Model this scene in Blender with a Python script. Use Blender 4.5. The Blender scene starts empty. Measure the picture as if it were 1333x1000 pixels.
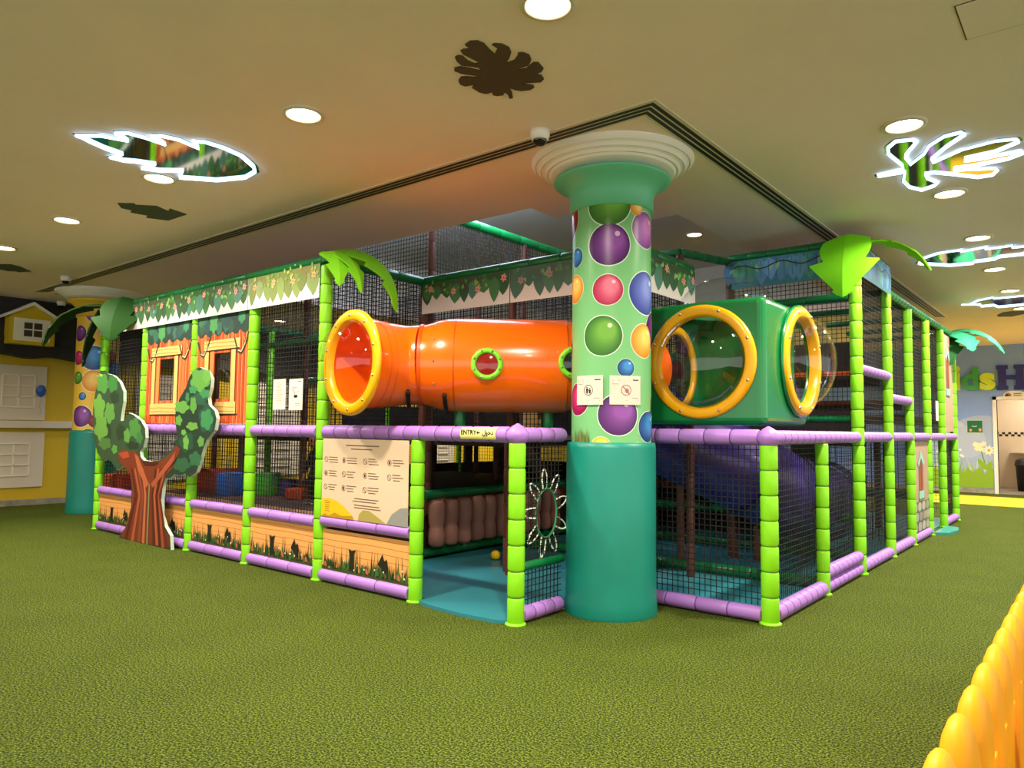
import bpy, math, random
from mathutils import Vector, Matrix
PI = math.pi
random.seed(7)
C = bpy.context.scene.collection
V = Vector

# ------------------------------------------------------------------ camera
W, H = 1333, 1000
CX, CY, F, EYE = 666.5, 500.0, 946.2, 1.25
yw = V((1440 - CX, -(568 - CY), -F)).normalized()
xw = -V((-495 - CX, -(546 - CY), -F)).normalized()
xw = (xw - yw * xw.dot(yw)).normalized()
zw = xw.cross(yw)
ROT = Matrix((xw, yw, zw))
cam_d = bpy.data.cameras.new('camera'); cam = bpy.data.objects.new('camera', cam_d); C.objects.link(cam)
cam_d.sensor_width = 36; cam_d.lens = F / W * 36; cam_d.clip_start = .05; cam_d.clip_end = 200
cam.matrix_world = Matrix.Translation((0, 0, EYE)) @ ROT.to_4x4()
bpy.context.scene.camera = cam
EYEP = V((0, 0, EYE))
def ray(x, y): return ROT @ V((x - CX, -(y - CY), -F))
def atz(x, y, z):
    d = ray(x, y); return EYEP + d * ((z - EYE) / d.z)
def onx(x, y, X):
    d = ray(x, y); return EYEP + d * (X / d.x)
def ony(x, y, Y):
    d = ray(x, y); return EYEP + d * (Y / d.y)

# ------------------------------------------------------------------ materials
def lin(h):
    h = h.lstrip('#'); o = []
    for i in (0, 2, 4):
        c = int(h[i:i+2], 16) / 255
        o.append(c / 12.92 if c <= .04045 else ((c + .055) / 1.055) ** 2.4)
    return (*o, 1)
MC = {}
def M(col, rough=.5, metal=0, name=None, var=.0, scale=6, bump=0, bscale=60, spec=.5, emit=0, coat=0):
    key = (col, rough, metal, var, scale, bump, bscale, spec, emit, coat)
    if key in MC: return MC[key]
    m = bpy.data.materials.new(name or ('paint_' + col.lstrip('#'))); m.use_nodes = True
    nt = m.node_tree; b = nt.nodes['Principled BSDF']
    b.inputs['Base Color'].default_value = lin(col); b.inputs['Roughness'].default_value = rough
    b.inputs['Metallic'].default_value = metal; b.inputs['Specular IOR Level'].default_value = spec
    if coat: b.inputs['Coat Weight'].default_value = coat
    if emit:
        b.inputs['Emission Color'].default_value = lin(col); b.inputs['Emission Strength'].default_value = emit
    if var or bump:
        tc = nt.nodes.new('ShaderNodeTexCoord')
    if var:
        n = nt.nodes.new('ShaderNodeTexNoise'); n.inputs['Scale'].default_value = scale; n.inputs['Detail'].default_value = 4
        nt.links.new(tc.outputs['Object'], n.inputs['Vector'])
        r = nt.nodes.new('ShaderNodeValToRGB'); c = lin(col)
        r.color_ramp.elements[0].position = .3; r.color_ramp.elements[1].position = .7
        r.color_ramp.elements[0].color = tuple(x * (1 - var) for x in c[:3]) + (1,)
        r.color_ramp.elements[1].color = tuple(min(1, x * (1 + var)) for x in c[:3]) + (1,)
        nt.links.new(n.outputs['Fac'], r.inputs['Fac']); nt.links.new(r.outputs['Color'], b.inputs['Base Color'])
    if bump:
        n = nt.nodes.new('ShaderNodeTexNoise'); n.inputs['Scale'].default_value = bscale
        nt.links.new(tc.outputs['Object'], n.inputs['Vector'])
        bp = nt.nodes.new('ShaderNodeBump'); bp.inputs['Strength'].default_value = bump; bp.inputs['Distance'].default_value = .01
        nt.links.new(n.outputs['Fac'], bp.inputs['Height']); nt.links.new(bp.outputs['Normal'], b.inputs['Normal'])
    MC[key] = m
    return m
def clear_mat(name, tint, gloss=1.45, rough=.03, base=.0):
    m = bpy.data.materials.new(name); m.use_nodes = True; nt = m.node_tree; nt.nodes.clear()
    o = nt.nodes.new('ShaderNodeOutputMaterial'); mx = nt.nodes.new('ShaderNodeMixShader')
    t = nt.nodes.new('ShaderNodeBsdfTransparent'); t.inputs[0].default_value = tint
    g = nt.nodes.new('ShaderNodeBsdfGlossy'); g.inputs['Roughness'].default_value = rough
    lw = nt.nodes.new('ShaderNodeLayerWeight'); lw.inputs['Blend'].default_value = .35
    pw = nt.nodes.new('ShaderNodeMath'); pw.operation = 'POWER'; pw.inputs[1].default_value = 3.5
    ad = nt.nodes.new('ShaderNodeMath'); ad.operation = 'MULTIPLY_ADD'; ad.inputs[1].default_value = .6; ad.inputs[2].default_value = .07
    nt.links.new(lw.outputs['Facing'], pw.inputs[0]); nt.links.new(pw.outputs[0], ad.inputs[0])
    nt.links.new(ad.outputs[0], mx.inputs[0]); nt.links.new(t.outputs[0], mx.inputs[1]); nt.links.new(g.outputs[0], mx.inputs[2])
    nt.links.new(mx.outputs[0], o.inputs[0]); return m
def emit_mat(name, col, s):
    m = bpy.data.materials.new(name); m.use_nodes = True; nt = m.node_tree; nt.nodes.clear()
    o = nt.nodes.new('ShaderNodeOutputMaterial'); e = nt.nodes.new('ShaderNodeEmission')
    e.inputs[0].default_value = lin(col); e.inputs[1].default_value = s
    nt.links.new(e.outputs[0], o.inputs[0]); return m
def grass_mat():
    m = bpy.data.materials.new('artificial_turf'); m.use_nodes = True; nt = m.node_tree; b = nt.nodes['Principled BSDF']
    b.inputs['Roughness'].default_value = .9; b.inputs['Specular IOR Level'].default_value = .15
    tc = nt.nodes.new('ShaderNodeTexCoord')
    n1 = nt.nodes.new('ShaderNodeTexNoise'); n1.inputs['Scale'].default_value = 105; n1.inputs['Detail'].default_value = 3; n1.inputs['Roughness'].default_value = .7
    n2 = nt.nodes.new('ShaderNodeTexNoise'); n2.inputs['Scale'].default_value = 2.2; n2.inputs['Detail'].default_value = 3
    for n in (n1, n2): nt.links.new(tc.outputs['Object'], n.inputs['Vector'])
    r = nt.nodes.new('ShaderNodeValToRGB'); e = r.color_ramp.elements
    e[0].position = .41; e[0].color = lin('#20290a'); e[1].position = .6; e[1].color = lin('#7a8c30')
    x = e.new(.5); x.color = lin('#445616')
    nt.links.new(n1.outputs['Fac'], r.inputs['Fac'])
    r2 = nt.nodes.new('ShaderNodeValToRGB'); r2.color_ramp.elements[0].color = (.8, .8, .8, 1); r2.color_ramp.elements[1].color = (1.12, 1.1, 1.05, 1)
    nt.links.new(n2.outputs['Fac'], r2.inputs['Fac'])
    mx = nt.nodes.new('ShaderNodeMixRGB'); mx.blend_type = 'MULTIPLY'; mx.inputs[0].default_value = 1
    nt.links.new(r.outputs[0], mx.inputs[1]); nt.links.new(r2.outputs[0], mx.inputs[2]); nt.links.new(mx.outputs[0], b.inputs['Base Color'])
    bp = nt.nodes.new('ShaderNodeBump'); bp.inputs['Strength'].default_value = .9; bp.inputs['Distance'].default_value = .02
    nt.links.new(n1.outputs['Fac'], bp.inputs['Height']); nt.links.new(bp.outputs['Normal'], b.inputs['Normal'])
    return m

LIME = M('#86dc12', .45, name='lime_foam'); LIME_S = M('#4d8c0a', .6, name='lime_seam')
PURP = M('#a777cf', .45, name='purple_foam'); PURP_S = M('#5d3f80', .6, name='purple_seam')
DGRN = M('#0b6b38', .3, name='dark_green_pipe'); DGRN_S = M('#06401f', .5)
BROWN = M('#5a2f20', .55, name='brown_foam'); BROWN_S = M('#331a12', .6)
NET = M('#0e0c0c', .7, name='black_net'); ORNG = M('#ff6a08', .22, name='orange_plastic', coat=.4)
YELL = M('#f6b10c', .3, name='yellow_plastic'); GREENBOX = M('#0c7a3c', .25, name='green_plastic', coat=.3)
PURSL = M('#35217a', .28, name='purple_plastic', coat=.3)
BLK = M('#0b0b0c', .5); WHITE = M('#f3efe8', .5); TEAL = M('#0c8577', .42, var=.08, scale=3, bump=.12, bscale=5)
CREAM = M('#fbe6de', .8, name='ceiling_paint', var=.02, scale=1.5)
STEEL = M('#b9b9bb', .3, 1)
GLASS = clear_mat('clear_acrylic', (.95, .96, .97, 1)); VINYL = clear_mat('clear_vinyl', (.8, .8, .78, 1), 1.3, .15)

# ------------------------------------------------------------------ mesh builder
class MB:
    def __init__(s): s.v = []; s.f = []; s.m = []; s.s = []
    def add(s, vs, fs, mi=0, sm=False):
        o = len(s.v); s.v += [tuple(v) for v in vs]
        for f in fs: s.f.append([o + i for i in f]); s.m.append(mi); s.s.append(sm)
        return s
    def box(s, a, b, mi=0):
        x0, x1 = sorted((a[0], b[0])); y0, y1 = sorted((a[1], b[1])); z0, z1 = sorted((a[2], b[2]))
        return s.add([(x0,y0,z0),(x1,y0,z0),(x1,y1,z0),(x0,y1,z0),(x0,y0,z1),(x1,y0,z1),(x1,y1,z1),(x0,y1,z1)],
              [(0,3,2,1),(4,5,6,7),(0,1,5,4),(1,2,6,5),(2,3,7,6),(3,0,4,7)], mi)
    def tube(s, path, r, n=10, mi=0, caps=True, closed=False, sm=True, mis=None):
        P = [V(p) for p in path]; k = len(P)
        R = r if isinstance(r, (list, tuple)) else [r] * k
        T = []
        for i in range(k):
            a = P[i-1] if (i or closed) else P[i]; b = P[(i+1) % k] if (i < k-1 or closed) else P[i]
            t = b - a; T.append(t.normalized() if t.length > 1e-9 else V((0,0,1)))
        up = V((0,0,1)) if abs(T[0].z) < .9 else V((0,1,0))
        nrm = T[0].cross(up).normalized(); vs = []
        for i in range(k):
            nrm = (nrm - T[i] * nrm.dot(T[i])).normalized(); bi = T[i].cross(nrm)
            for j in range(n):
                a = 2*PI*j/n; vs.append(P[i] + (nrm*math.cos(a) + bi*math.sin(a)) * R[i])
        o = len(s.v); s.v += [tuple(v) for v in vs]
        for i in range(k if closed else k-1):
            i2 = (i+1) % k
            for j in range(n):
                j2 = (j+1) % n
                s.f.append([o+i*n+j, o+i*n+j2, o+i2*n+j2, o+i2*n+j]); s.m.append(mis[i] if mis else mi); s.s.append(sm)
        if caps and not closed:
            s.f.append([o+j for j in range(n)][::-1]); s.m.append(mi); s.s.append(False)
            s.f.append([o+(k-1)*n+j for j in range(n)]); s.m.append(mi); s.s.append(False)
        return s
    def lathe(s, prof, n=24, mat=None, mi=0, sm=True, mis=None, caps=True):
        mat = mat or Matrix(); k = len(prof); o = len(s.v)
        for (r, z) in prof:
            for j in range(n):
                a = 2*PI*j/n; s.v.append(tuple(mat @ V((r*math.cos(a), r*math.sin(a), z))))
        for i in range(k-1):
            for j in range(n):
                j2 = (j+1) % n; s.f.append([o+i*n+j, o+i*n+j2, o+(i+1)*n+j2, o+(i+1)*n+j]); s.m.append(mis[i] if mis else mi); s.s.append(sm)
        if caps:
            if prof[0][0] > 1e-4: s.f.append([o+j for j in range(n)][::-1]); s.m.append(mi); s.s.append(False)
            if prof[-1][0] > 1e-4: s.f.append([o+(k-1)*n+j for j in range(n)]); s.m.append(mi); s.s.append(False)
        return s
    def sphere(s, c, r, mi=0, n=16, k=10, mat=None):
        rr = (r, r, r) if not isinstance(r, (tuple, list)) else r
        mt = Matrix.Translation(c) @ (mat or Matrix()) @ Matrix.Diagonal((*rr, 1))
        return s.lathe([(max(1e-5, math.sin(PI*i/k)), -math.cos(PI*i/k)) for i in range(k+1)], n, mt, mi, caps=False)
    def prism(s, pts, d, mi=0, side=None):
        n = len(pts); d = V(d); o = len(s.v)
        s.v += [tuple(p) for p in pts] + [tuple(V(p) + d) for p in pts]
        s.f.append([o+i for i in range(n)]); s.m.append(mi); s.s.append(False)
        s.f.append([o+n+i for i in range(n)][::-1]); s.m.append(mi); s.s.append(False)
        for i in range(n):
            j = (i+1) % n; s.f.append([o+j, o+i, o+n+i, o+n+j]); s.m.append(mi if side is None else side); s.s.append(False)
        return s
    def foam(s, a, b, r, seg=.15, n=12, mi=0, si=1):
        a = V(a); b = V(b); L = (b-a).length; d = (b-a)/L; k = max(1, round(L/seg)); P = []; R = []; mis = []
        g = .004
        for i in range(k):
            t0 = L*i/k + (g if i else 0); t1 = L*(i+1)/k - (g if i < k-1 else 0); e = .012
            for t, rr in ((t0, r*.93), (t0+e, r), (t1-e, r), (t1, r*.93)): P.append(a + d*t); R.append(rr); mis.append(mi)
            mis[-1] = si
            if i < k-1:
                P.append(a + d*(L*(i+1)/k)); R.append(r*.86); mis.append(si)
        return s.tube(P, R, n, mi, mis=mis)
    def build(s, name, mats, parent=None):
        off = V((0,0,0)); q = parent
        while q is not None: off = off + q.location; q = q.parent
        me = bpy.data.meshes.new(name)
        me.from_pydata([tuple(V(v) - off) for v in s.v], [], s.f)
        for m in (mats if isinstance(mats, (list, tuple)) else [mats]): me.materials.append(m)
        for p, mi, sm in zip(me.polygons, s.m, s.s): p.material_index = mi; p.use_smooth = sm
        me.update()
        o = bpy.data.objects.new(name, me); C.objects.link(o)
        if parent is not None: o.parent = parent
        return o
def tag(o, label, cat=None, group=None, kind=None):
    if label: o['label'] = label
    if cat: o['category'] = cat
    if group: o['group'] = group
    if kind: o['kind'] = kind
    return o
def thing(name, loc, label, cat, group=None):
    o = bpy.data.objects.new(name, None); C.objects.link(o); o.location = loc; o.empty_display_size = .1
    return tag(o, label, cat, group)
def struct(o): o['kind'] = 'structure'; return o
def text_mesh(name, s, size, mats, mat, parent=None, extrude=.001, offset=0, align='CENTER', bevel=0):
    cu = bpy.data.curves.new('t', 'FONT'); cu.body = s; cu.size = size; cu.extrude = extrude; cu.offset = offset
    cu.align_x = align; cu.align_y = 'CENTER'; cu.bevel_depth = bevel
    t = bpy.data.objects.new('t', cu); C.objects.link(t)
    dg = bpy.context.evaluated_depsgraph_get(); me = bpy.data.meshes.new_from_object(t.evaluated_get(dg))
    bpy.data.objects.remove(t); bpy.data.curves.remove(cu)
    me.transform(mat if parent is None else Matrix.Translation(-parent.location) @ mat)
    me.materials.clear(); me.materials.append(mats); me.name = name
    o = bpy.data.objects.new(name, me); C.objects.link(o)
    if parent is not None: o.parent = parent
    return o

# ------------------------------------------------------------------ flat printed art
class Art:
    """layered flat print on the plane o + u*x + v*y, facing u x v (or warped through a function)"""
    def __init__(s, o, u, v, eps=.0009, warp=None):
        s.o = V(o); s.u = V(u); s.v = V(v); s.n = s.u.cross(s.v); s.eps = eps; s.mb = MB(); s.mats = []; s.warp = warp; s.k = 0
    def mi(s, m):
        if isinstance(m, str): m = M(m, .45)
        if m not in s.mats: s.mats.append(m)
        return s.mats.index(m)
    def pt(s, x, y, l):
        if s.warp: return s.warp(x, y, l * s.eps)
        return s.o + s.u*x + s.v*y + s.n*(l*s.eps)
    def base(s, pts, m, t=.004, side=None):
        s.mb.prism([s.pt(x, y, 0) for x, y in pts], -s.n*t, s.mi(m), None if side is None else s.mi(side)); return s
    def poly(s, pts, m, l=1):
        s.k += 1; P = [s.pt(x, y, l + s.k*.0022) for x, y in pts]; s.mb.add(P, [list(range(len(P)))], s.mi(m)); return s
    def rect(s, x0, y0, x1, y1, m, l=1): return s.poly([(x0,y0),(x1,y0),(x1,y1),(x0,y1)], m, l)
    def strip(s, pts, w, m, l=1):
        for (a, b) in zip(pts, pts[1:]):
            dx, dy = b[0]-a[0], b[1]-a[1]; L = math.hypot(dx, dy) or 1; nx, ny = -dy/L*w/2, dx/L*w/2
            s.poly([(a[0]-nx,a[1]-ny),(b[0]-nx,b[1]-ny),(b[0]+nx,b[1]+ny),(a[0]+nx,a[1]+ny)], m, l)
        return s
    def build(s, name, parent=None): return s.mb.build(name, s.mats, parent)
def leafp(x, y, L, w, a, n=6, sharp=1.0):
    """pointed leaf from base (x,y) along angle a"""
    ca, sa = math.cos(a), math.sin(a); up = []; lo = []
    for i in range(n+1):
        t = i/n; h = w/2 * math.sin(PI * t**.75) ** sharp
        up.append((x + ca*t*L - sa*h, y + sa*t*L + ca*h))
        if 0 < i < n: lo.append((x + ca*t*L + sa*h, y + sa*t*L - ca*h))
    return (up + lo[::-1])[::-1]
def blob(x, y, rx, ry, lobes=6, amp=.12, n=36, ph=0):
    return [(x + rx*math.cos(a)*(1 + amp*abs(math.sin(lobes*a/2 + ph)) - amp/2), y + ry*math.sin(a)*(1 + amp*abs(math.sin(lobes*a/2 + ph)) - amp/2)) for a in (2*PI*i/n for i in range(n))]
def circ(x, y, r, n=20, ry=None): return [(x + r*math.cos(2*PI*i/n), y + (ry or r)*math.sin(2*PI*i/n)) for i in range(n)]

# ------------------------------------------------------------------ room shell
ZC = 3.18
XL, XR, YB, YF = -12.95, 7.0, 18.6, -7.0
struct(MB().box((XL-.2, YF, -.1), (XR, YB+2.6, 0)).build('floor', grass_mat()))
mb = MB()                                   # ceiling slab with a stepped skylight well over the play structure
for x0, x1, y0, y1 in ((XL-.2, XR, YF, 4.92), (XL-.2, -9.6, 4.92, 12.0), (-3.83, -2.9, 4.92, 5.30), (-3.3, -2.9, 5.30, 5.86),
                       (-2.9, XR, 4.92, 12.0), (XL-.2, XR, 12.0, YB+.2)):
    mb.box((x0, y0, ZC), (x1, y1, ZC+.12))
struct(mb.build('ceiling', CREAM))
mb = MB(); WZ = 4.15
mb.box((-9.7, 4.82, WZ), (-2.8, 12.1, WZ+.1)); mb.box((-9.7, 12.0, ZC+.12), (-2.8, 12.1, WZ)); mb.box((-9.7, 4.82, ZC+.12), (-9.6, 12, WZ))
mb.box((-2.9, 5.86, ZC+.12), (-2.8, 12, WZ)); mb.box((-9.6, 4.82, ZC+.12), (-3.83, 4.92, WZ)); mb.box((-3.93+.1, 4.92, ZC+.12), (-3.73, 5.3, WZ))
mb.box((-3.83, 5.2, ZC+.12), (-3.2, 5.3, WZ)); mb.box((-3.3, 5.3, ZC+.12), (-3.2, 5.86, WZ)); mb.box((-3.3, 5.76, ZC+.12), (-2.8, 5.86, WZ))
struct(mb.build('ceiling_well', M('#e9e4dc', .8)))
MURAL = M('#86a6f0', .6, name='mural_sky')
mb = MB()                                   # back wall with a doorway
DX0, DX1, DZ = -1.80, -.75, 2.0
mb.box((XL-.2, YB, 0), (DX0, YB+.15, ZC)); mb.box((DX1, YB, 0), (XR, YB+.15, ZC)); mb.box((DX0, YB, DZ), (DX1, YB+.15, ZC))
struct(mb.build('wall_back', MURAL))
struct(MB().box((XL-.2, YF, 0), (XL, YB, ZC)).build('wall_left', M('#cfae20', .6, name='yellow_wall', var=.04, scale=2)))
struct(MB().box((XL, YF, 0), (XL+.02, YB, .09)).build('baseboard_left', M('#8d8878', .6, var=.25, scale=9)))
mb = MB().box((XL, YB-.02, 0), (DX0-.06, YB, .1)).box((DX1+.06, YB-.02, 0), (XR, YB, .1))
struct(mb.build('baseboard_back', M('#a39a86', .6, var=.25, scale=9)))
mb = MB().box((DX0-.07, YB-.03, 0), (DX0, YB+.16, DZ+.07)).box((DX1, YB-.03, 0), (DX1+.07, YB+.16, DZ+.07)).box((DX0-.07, YB-.03, DZ), (DX1+.07, YB+.16, DZ+.07))
struct(mb.build('door_1_frame', WHITE))
TILE = M('#d9c7ab', .4)
mb = MB(); mb.box((-2.3, 20.6, 0), (1, 20.7, 2.6)); mb.box((-2.3, YB+.15, 0), (-2.2, 20.6, 2.6)); mb.box((.4, YB+.15, 0), (.5, 20.6, 2.6)); mb.box((-2.3, YB+.15, 2.5), (.5, 20.6, 2.6))
for i in range(44):
    for j in range(2):
        if (i+j) % 2 == 0: mb.box((-2.2+i*.06, 20.595, 1.22+j*.05), (-2.14+i*.06, 20.601, 1.27+j*.05), 1)
struct(mb.build('wall_washroom', [TILE, BLK]))
struct(MB().box((-2.3, YB+.001, 0), (.5, 20.6, .012)).build('floor_washroom', M('#9a9186', .3)))
struct(MB().box((-2.95, 15.4, 0), (XR, 17.6, .006)).build('floor_yellow_strip', M('#f2c705', .6, name='yellow_strip')))

# ------------------------------------------------------------------ ceiling fixtures
LENS = emit_mat('lamp_lens', '#ffe6bd', 14)
def lamp(parent, loc, power, size=.16, col=(1, .87, .70), spread=150):
    d = bpy.data.lights.new('lamp', 'AREA'); d.shape = 'DISK'; d.size = size; d.energy = power; d.color = col; d.spread = math.radians(spread)
    o = bpy.data.objects.new('lamp', d); C.objects.link(o); o.parent = parent; o.location = V(loc) - parent.location
LP = 40
def downlight(x, y, z, label, r=.1, power=LP):
    t = thing('downlight', (x, y, z), label, 'ceiling light', 'recessed downlights in the ceiling')
    mt = Matrix.Translation((x, y, z))
    MB().lathe([(r*1.28, .001), (r*1.28, -.010), (r*1.05, -.016), (r, -.006), (r*.98, .0)], 28, mt, caps=False).build('trim_ring', M('#d8cbb4', .4), t)
    MB().lathe([(1e-4, -.004), (r*.99, -.003)], 28, mt @ Matrix.Diagonal((1, 1, 1, 1)), caps=False).build('lens', LENS, t)
    lamp(t, (x, y, z-.02), power)
for (px, py, lb) in ((713, 5, 'round downlight at the top edge above the dark monstera leaf'), (395, 148, 'round lit downlight between the pointed neon leaf and the dark monstera leaf'),
        (207, 231, 'round lit downlight touching the near edge of the pointed neon leaf'), (87, 286, 'round lit downlight left of the small dark green leaf on the ceiling'),
        (5, 322, 'dim round downlight at the far left edge of the ceiling'), (1177, 162, 'large round downlight just beyond the branching neon leaf'),
        (1236, 251, 'round lit downlight just below the branching neon leaf'), (1273, 309, 'round lit downlight before the second pointed neon leaf on the right'),
        (1295, 350, 'round lit downlight behind the second pointed neon leaf on the right'), (1315, 378, 'small downlight near the farthest neon leaf on the right'),
        (1330, 401, 'small downlight at the right edge beyond the farthest neon leaf')):
    p = atz(px, py, ZC); downlight(p.x, p.y, ZC, lb)
p = atz(904, 305, WZ); downlight(p.x, p.y, WZ, 'round downlight in the raised ceiling right of the spotted column')
for i, (x, y) in enumerate(((-.9, 1.6), (-.9, -1.6), (-3.8, -1.2), (-7.5, -1.2), (2.3, 2.5), (2.3, 6), (-11.6, 7.5), (-11.6, 11), (-11.6, 14.5), (-6, 14.5), (-2.6, 15.8), (2, 10), (1.2, 16))):
    downlight(x, y, ZC, 'round recessed downlight out of view overhead', .1, LP*(1.9 if y > 13 else 1))
# slot diffusers
def slot(label, pts, w=.16):
    t = thing('slot_diffuser', (pts[0][0], pts[0][1], ZC), label, 'air vent', 'linear slot diffusers')
    for (a, b) in zip(pts, pts[1:]):
        a = V((*a, 0)); b = V((*b, 0)); d = (b-a).normalized(); n = V((d.y, -d.x, 0))
        if n.dot(V((-5, 8, 0)) - a) < 0: n = -n
        f = MB(); s = MB()
        def q(mb, o0, o1, z0, z1):
            m0 = a + n*o0 + d*(o0 if a == V((*pts[0], 0)) or True else 0)
            e0, e1 = a + d*o0, b - d*(0)
            P = [a + n*o0 + d*(o0*EA), b + n*o0 - d*(o0*EB), b + n*o1 - d*(o1*EB), a + n*o1 + d*(o1*EA)]
            if (P[1]-P[0]).cross(P[2]-P[1]).z > 0: P = P[::-1]
            mb.prism([p + V((0, 0, z0)) for p in P], (0, 0, z1-z0))
        EA = 0 if a.to_tuple() == (*pts[0], 0) else 1; EB = 0 if b.to_tuple() == (*pts[-1], 0) else 1
        q(f, 0, w, ZC-.006, ZC+.001); f.build('diffuser_frame', M('#d9cdb8', .5), t)
        for k in range(3): s = MB(); q(s, .028+k*.042, .054+k*.042, ZC-.0085, ZC-.0062); s.build('slot', BLK, t)
slot('long L-shaped black slot vent in the ceiling turning above the spotted column', [(-12.05, 3.70), (-1.97, 3.70), (-1.97, 13.7)])
slot('short black slot vent turning back beside the yellow column on the far left', [(-12.0, 3.9), (-12.0, 6.5)])
for px, py, lb in ((703, 176, 'white dome security camera beside the slot vent near the spotted column'), (86, 366, 'small dome camera on the ceiling at the far end of the slot vent'), (80, 399, 'dome camera beside the yellow column under the dark roof')):
    p = atz(px, py-6, ZC); t = thing('dome_camera', (p.x, p.y, ZC), lb, 'camera', 'ceiling dome cameras'); mt = Matrix.Translation((p.x, p.y, ZC)) @ Matrix.Diagonal((1, 1, -1, 1))
    MB().lathe([(.062, 0), (.064, .03), (.055, .06), (.046, .064)], 24, mt).build('housing', WHITE, t)
    MB().lathe([(.045, .06), (.042, .078), (.028, .096), (1e-4, .104)], 20, mt, caps=False).build('camera_dome', M('#1a1414', .08), t)
def ceil_poly(px, ox, oy, sc, dz=0): return [atz(ox + x/sc, oy + y/sc, ZC - dz) for x, y in px]
NEON = emit_mat('neon_tube', '#a8d6ff', 4)
MIRR = M('#8f979c', .06, 1, name='mirror_panel')
def expand(P, k):
    c = sum(P, V()) / len(P); return [c + (p - c) * k for p in P]
def neon(px, ox, oy, sc, label, rt=.0105):
    P = ceil_poly(px, ox, oy, sc); c = sum(P, V()) / len(P)
    t = thing('neon_leaf', c, label, 'neon light', 'neon leaves on the ceiling')
    Q = expand(P, 1.05); a = sum((Q[i].x*Q[(i+1) % len(Q)].y - Q[(i+1) % len(Q)].x*Q[i].y) for i in range(len(Q)))
    if a > 0: Q = Q[::-1]
    MB().prism([q - V((0, 0, .004)) for q in Q], (0, 0, .004)).build('mirror', MIRR, t)
    MB().tube([p - V((0, 0, rt+.001)) for p in P], rt, 6, closed=True).build('neon_tube', NEON, t)
NL1 = [(95,122),(250,122),(425,155),(350,107),(430,105),(540,135),(665,180),(580,125),(640,122),(760,150),(885,205),(850,160),(920,162),(1040,200),(1150,250),(1235,325),(1245,358),(1180,395),(1000,412),(760,395),(780,352),(640,350),(520,335),(600,308),(480,292),(400,285),(315,263),(390,243),(280,205),(180,160)]
neon(NL1, 80, 150, 4.937, 'long pointed white neon leaf with a mirror centre on the left ceiling')
NL2 = [(140,478),(350,432),(340,400),(230,310),(225,260),(290,205),(420,190),(455,215),(375,310),(370,345),(405,395),(520,305),(560,240),(680,165),(820,130),(850,150),(700,250),(580,350),(590,378),(830,270),(1100,200),(1260,185),(1290,210),(1100,290),(850,345),(850,365),(1000,345),(1310,280),(1330,300),(1200,350),(900,410),(760,425),(760,440),(1090,425),(1120,440),(1080,480),(960,500),(800,480),(600,460),(530,470),(545,510),(630,540),(600,570),(500,605),(400,580),(350,530),(365,455),(145,492)]
neon(NL2, 1120, 150, 6.258, 'branching white neon leaf with five fingers at upper right', .0085)
NL3 = [(350,515),(400,465),(520,425),(700,400),(690,416),(900,375),(890,395),(1110,365),(1110,382),(1300,362),(1560,350),(1450,385),(1450,395),(1206,430),(1206,438),(1000,460),(970,478),(800,500),(790,514),(600,530)]
neon(NL3, 1140, 260, 6.25, 'pointed neon leaf cut by the right edge above the letters')
NL4 = [(700,850),(760,850),(830,815),(950,790),(960,800),(1206,775),(1500,765),(1400,800),(1206,850),(1000,870),(960,855),(860,865),(850,850)]
neon(NL4, 1140, 260, 6.25, 'farthest and smallest neon leaf at the right edge')
def decal(px, ox, oy, sc, label, col):
    P = ceil_poly(px, ox, oy, sc); a = sum((P[i].x*P[(i+1) % len(P)].y - P[(i+1) % len(P)].x*P[i].y) for i in range(len(P)))
    if a > 0: P = P[::-1]
    tag(MB().prism([p - V((0, 0, .006)) for p in P], (0, 0, .006)).build('leaf_cutout', M(col, .7)), label, 'leaf decoration', 'dark leaf cutouts on the ceiling')
DL1 = [(240,165),(300,120),(400,115),(480,150),(540,220),(610,285),(645,210),(575,165),(600,148),(700,155),(790,200),(815,260),(790,330),(750,392),(850,360),(890,310),(900,265),(960,260),(1040,290),(1063,350),(1030,420),(900,462),(900,475),(1000,460),(1090,385),(1150,385),(1215,460),(1190,500),(1120,530),(1190,545),(1220,590),(1180,630),(920,645),(1090,670),(1100,695),(1050,725),(940,738),(860,725),(790,700),(825,760),(835,825),(795,835),(770,780),(735,755),(715,790),(640,800),(590,790),(575,755),(500,775),(420,755),(330,700),(340,680),(410,660),(330,665),(240,680),(180,655),(160,610),(190,565),(260,560),(430,575),(370,550),(200,525),(110,490),(110,455),(170,438),(300,455),(440,490),(410,450),(330,435),(200,425),(140,370),(115,320),(150,298),(210,305),(280,365),(360,400),(430,390),(330,340),(220,285),(185,240),(220,220),(300,215)]
decal(DL1, 580, 40, 9.52, 'large dark brown monstera leaf cutout at the top of the ceiling', '#4a3c28')
decal([(450,777),(515,778),(520,784),(600,788),(645,808),(650,798),(715,820),(645,843),(560,832),(565,824),(500,812),(505,804),(465,795)], 0, 0, 2.942, 'small dark green leaf cutout below the pointed neon leaf', '#3d4a35')
decal([(-120,300),(0,272),(90,275),(170,295),(250,332),(150,337),(130,330),(60,328),(0,315)], 0, 300, 6.25, 'dark green leaf cutout at the far left edge of the ceiling', '#3f4a3a')
decal([(985,940),(1030,918),(1110,906),(1206,905),(1330,915),(1330,930),(1206,928),(1110,948),(1000,950)], 1140, 260, 6.25, 'dark leaf cutout at the right edge below the farthest neon leaf', '#4a4a44')
P = [atz(x, y, ZC) for x, y in ((1244, 8), (1258, 51), (1333, 29))]
mb = MB(); x0, x1, y0, y1 = P[0].x, P[0].x+.6, P[0].y, P[1].y
mb.box((x0, y0, ZC-.004), (x1, y1, ZC)); 
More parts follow.
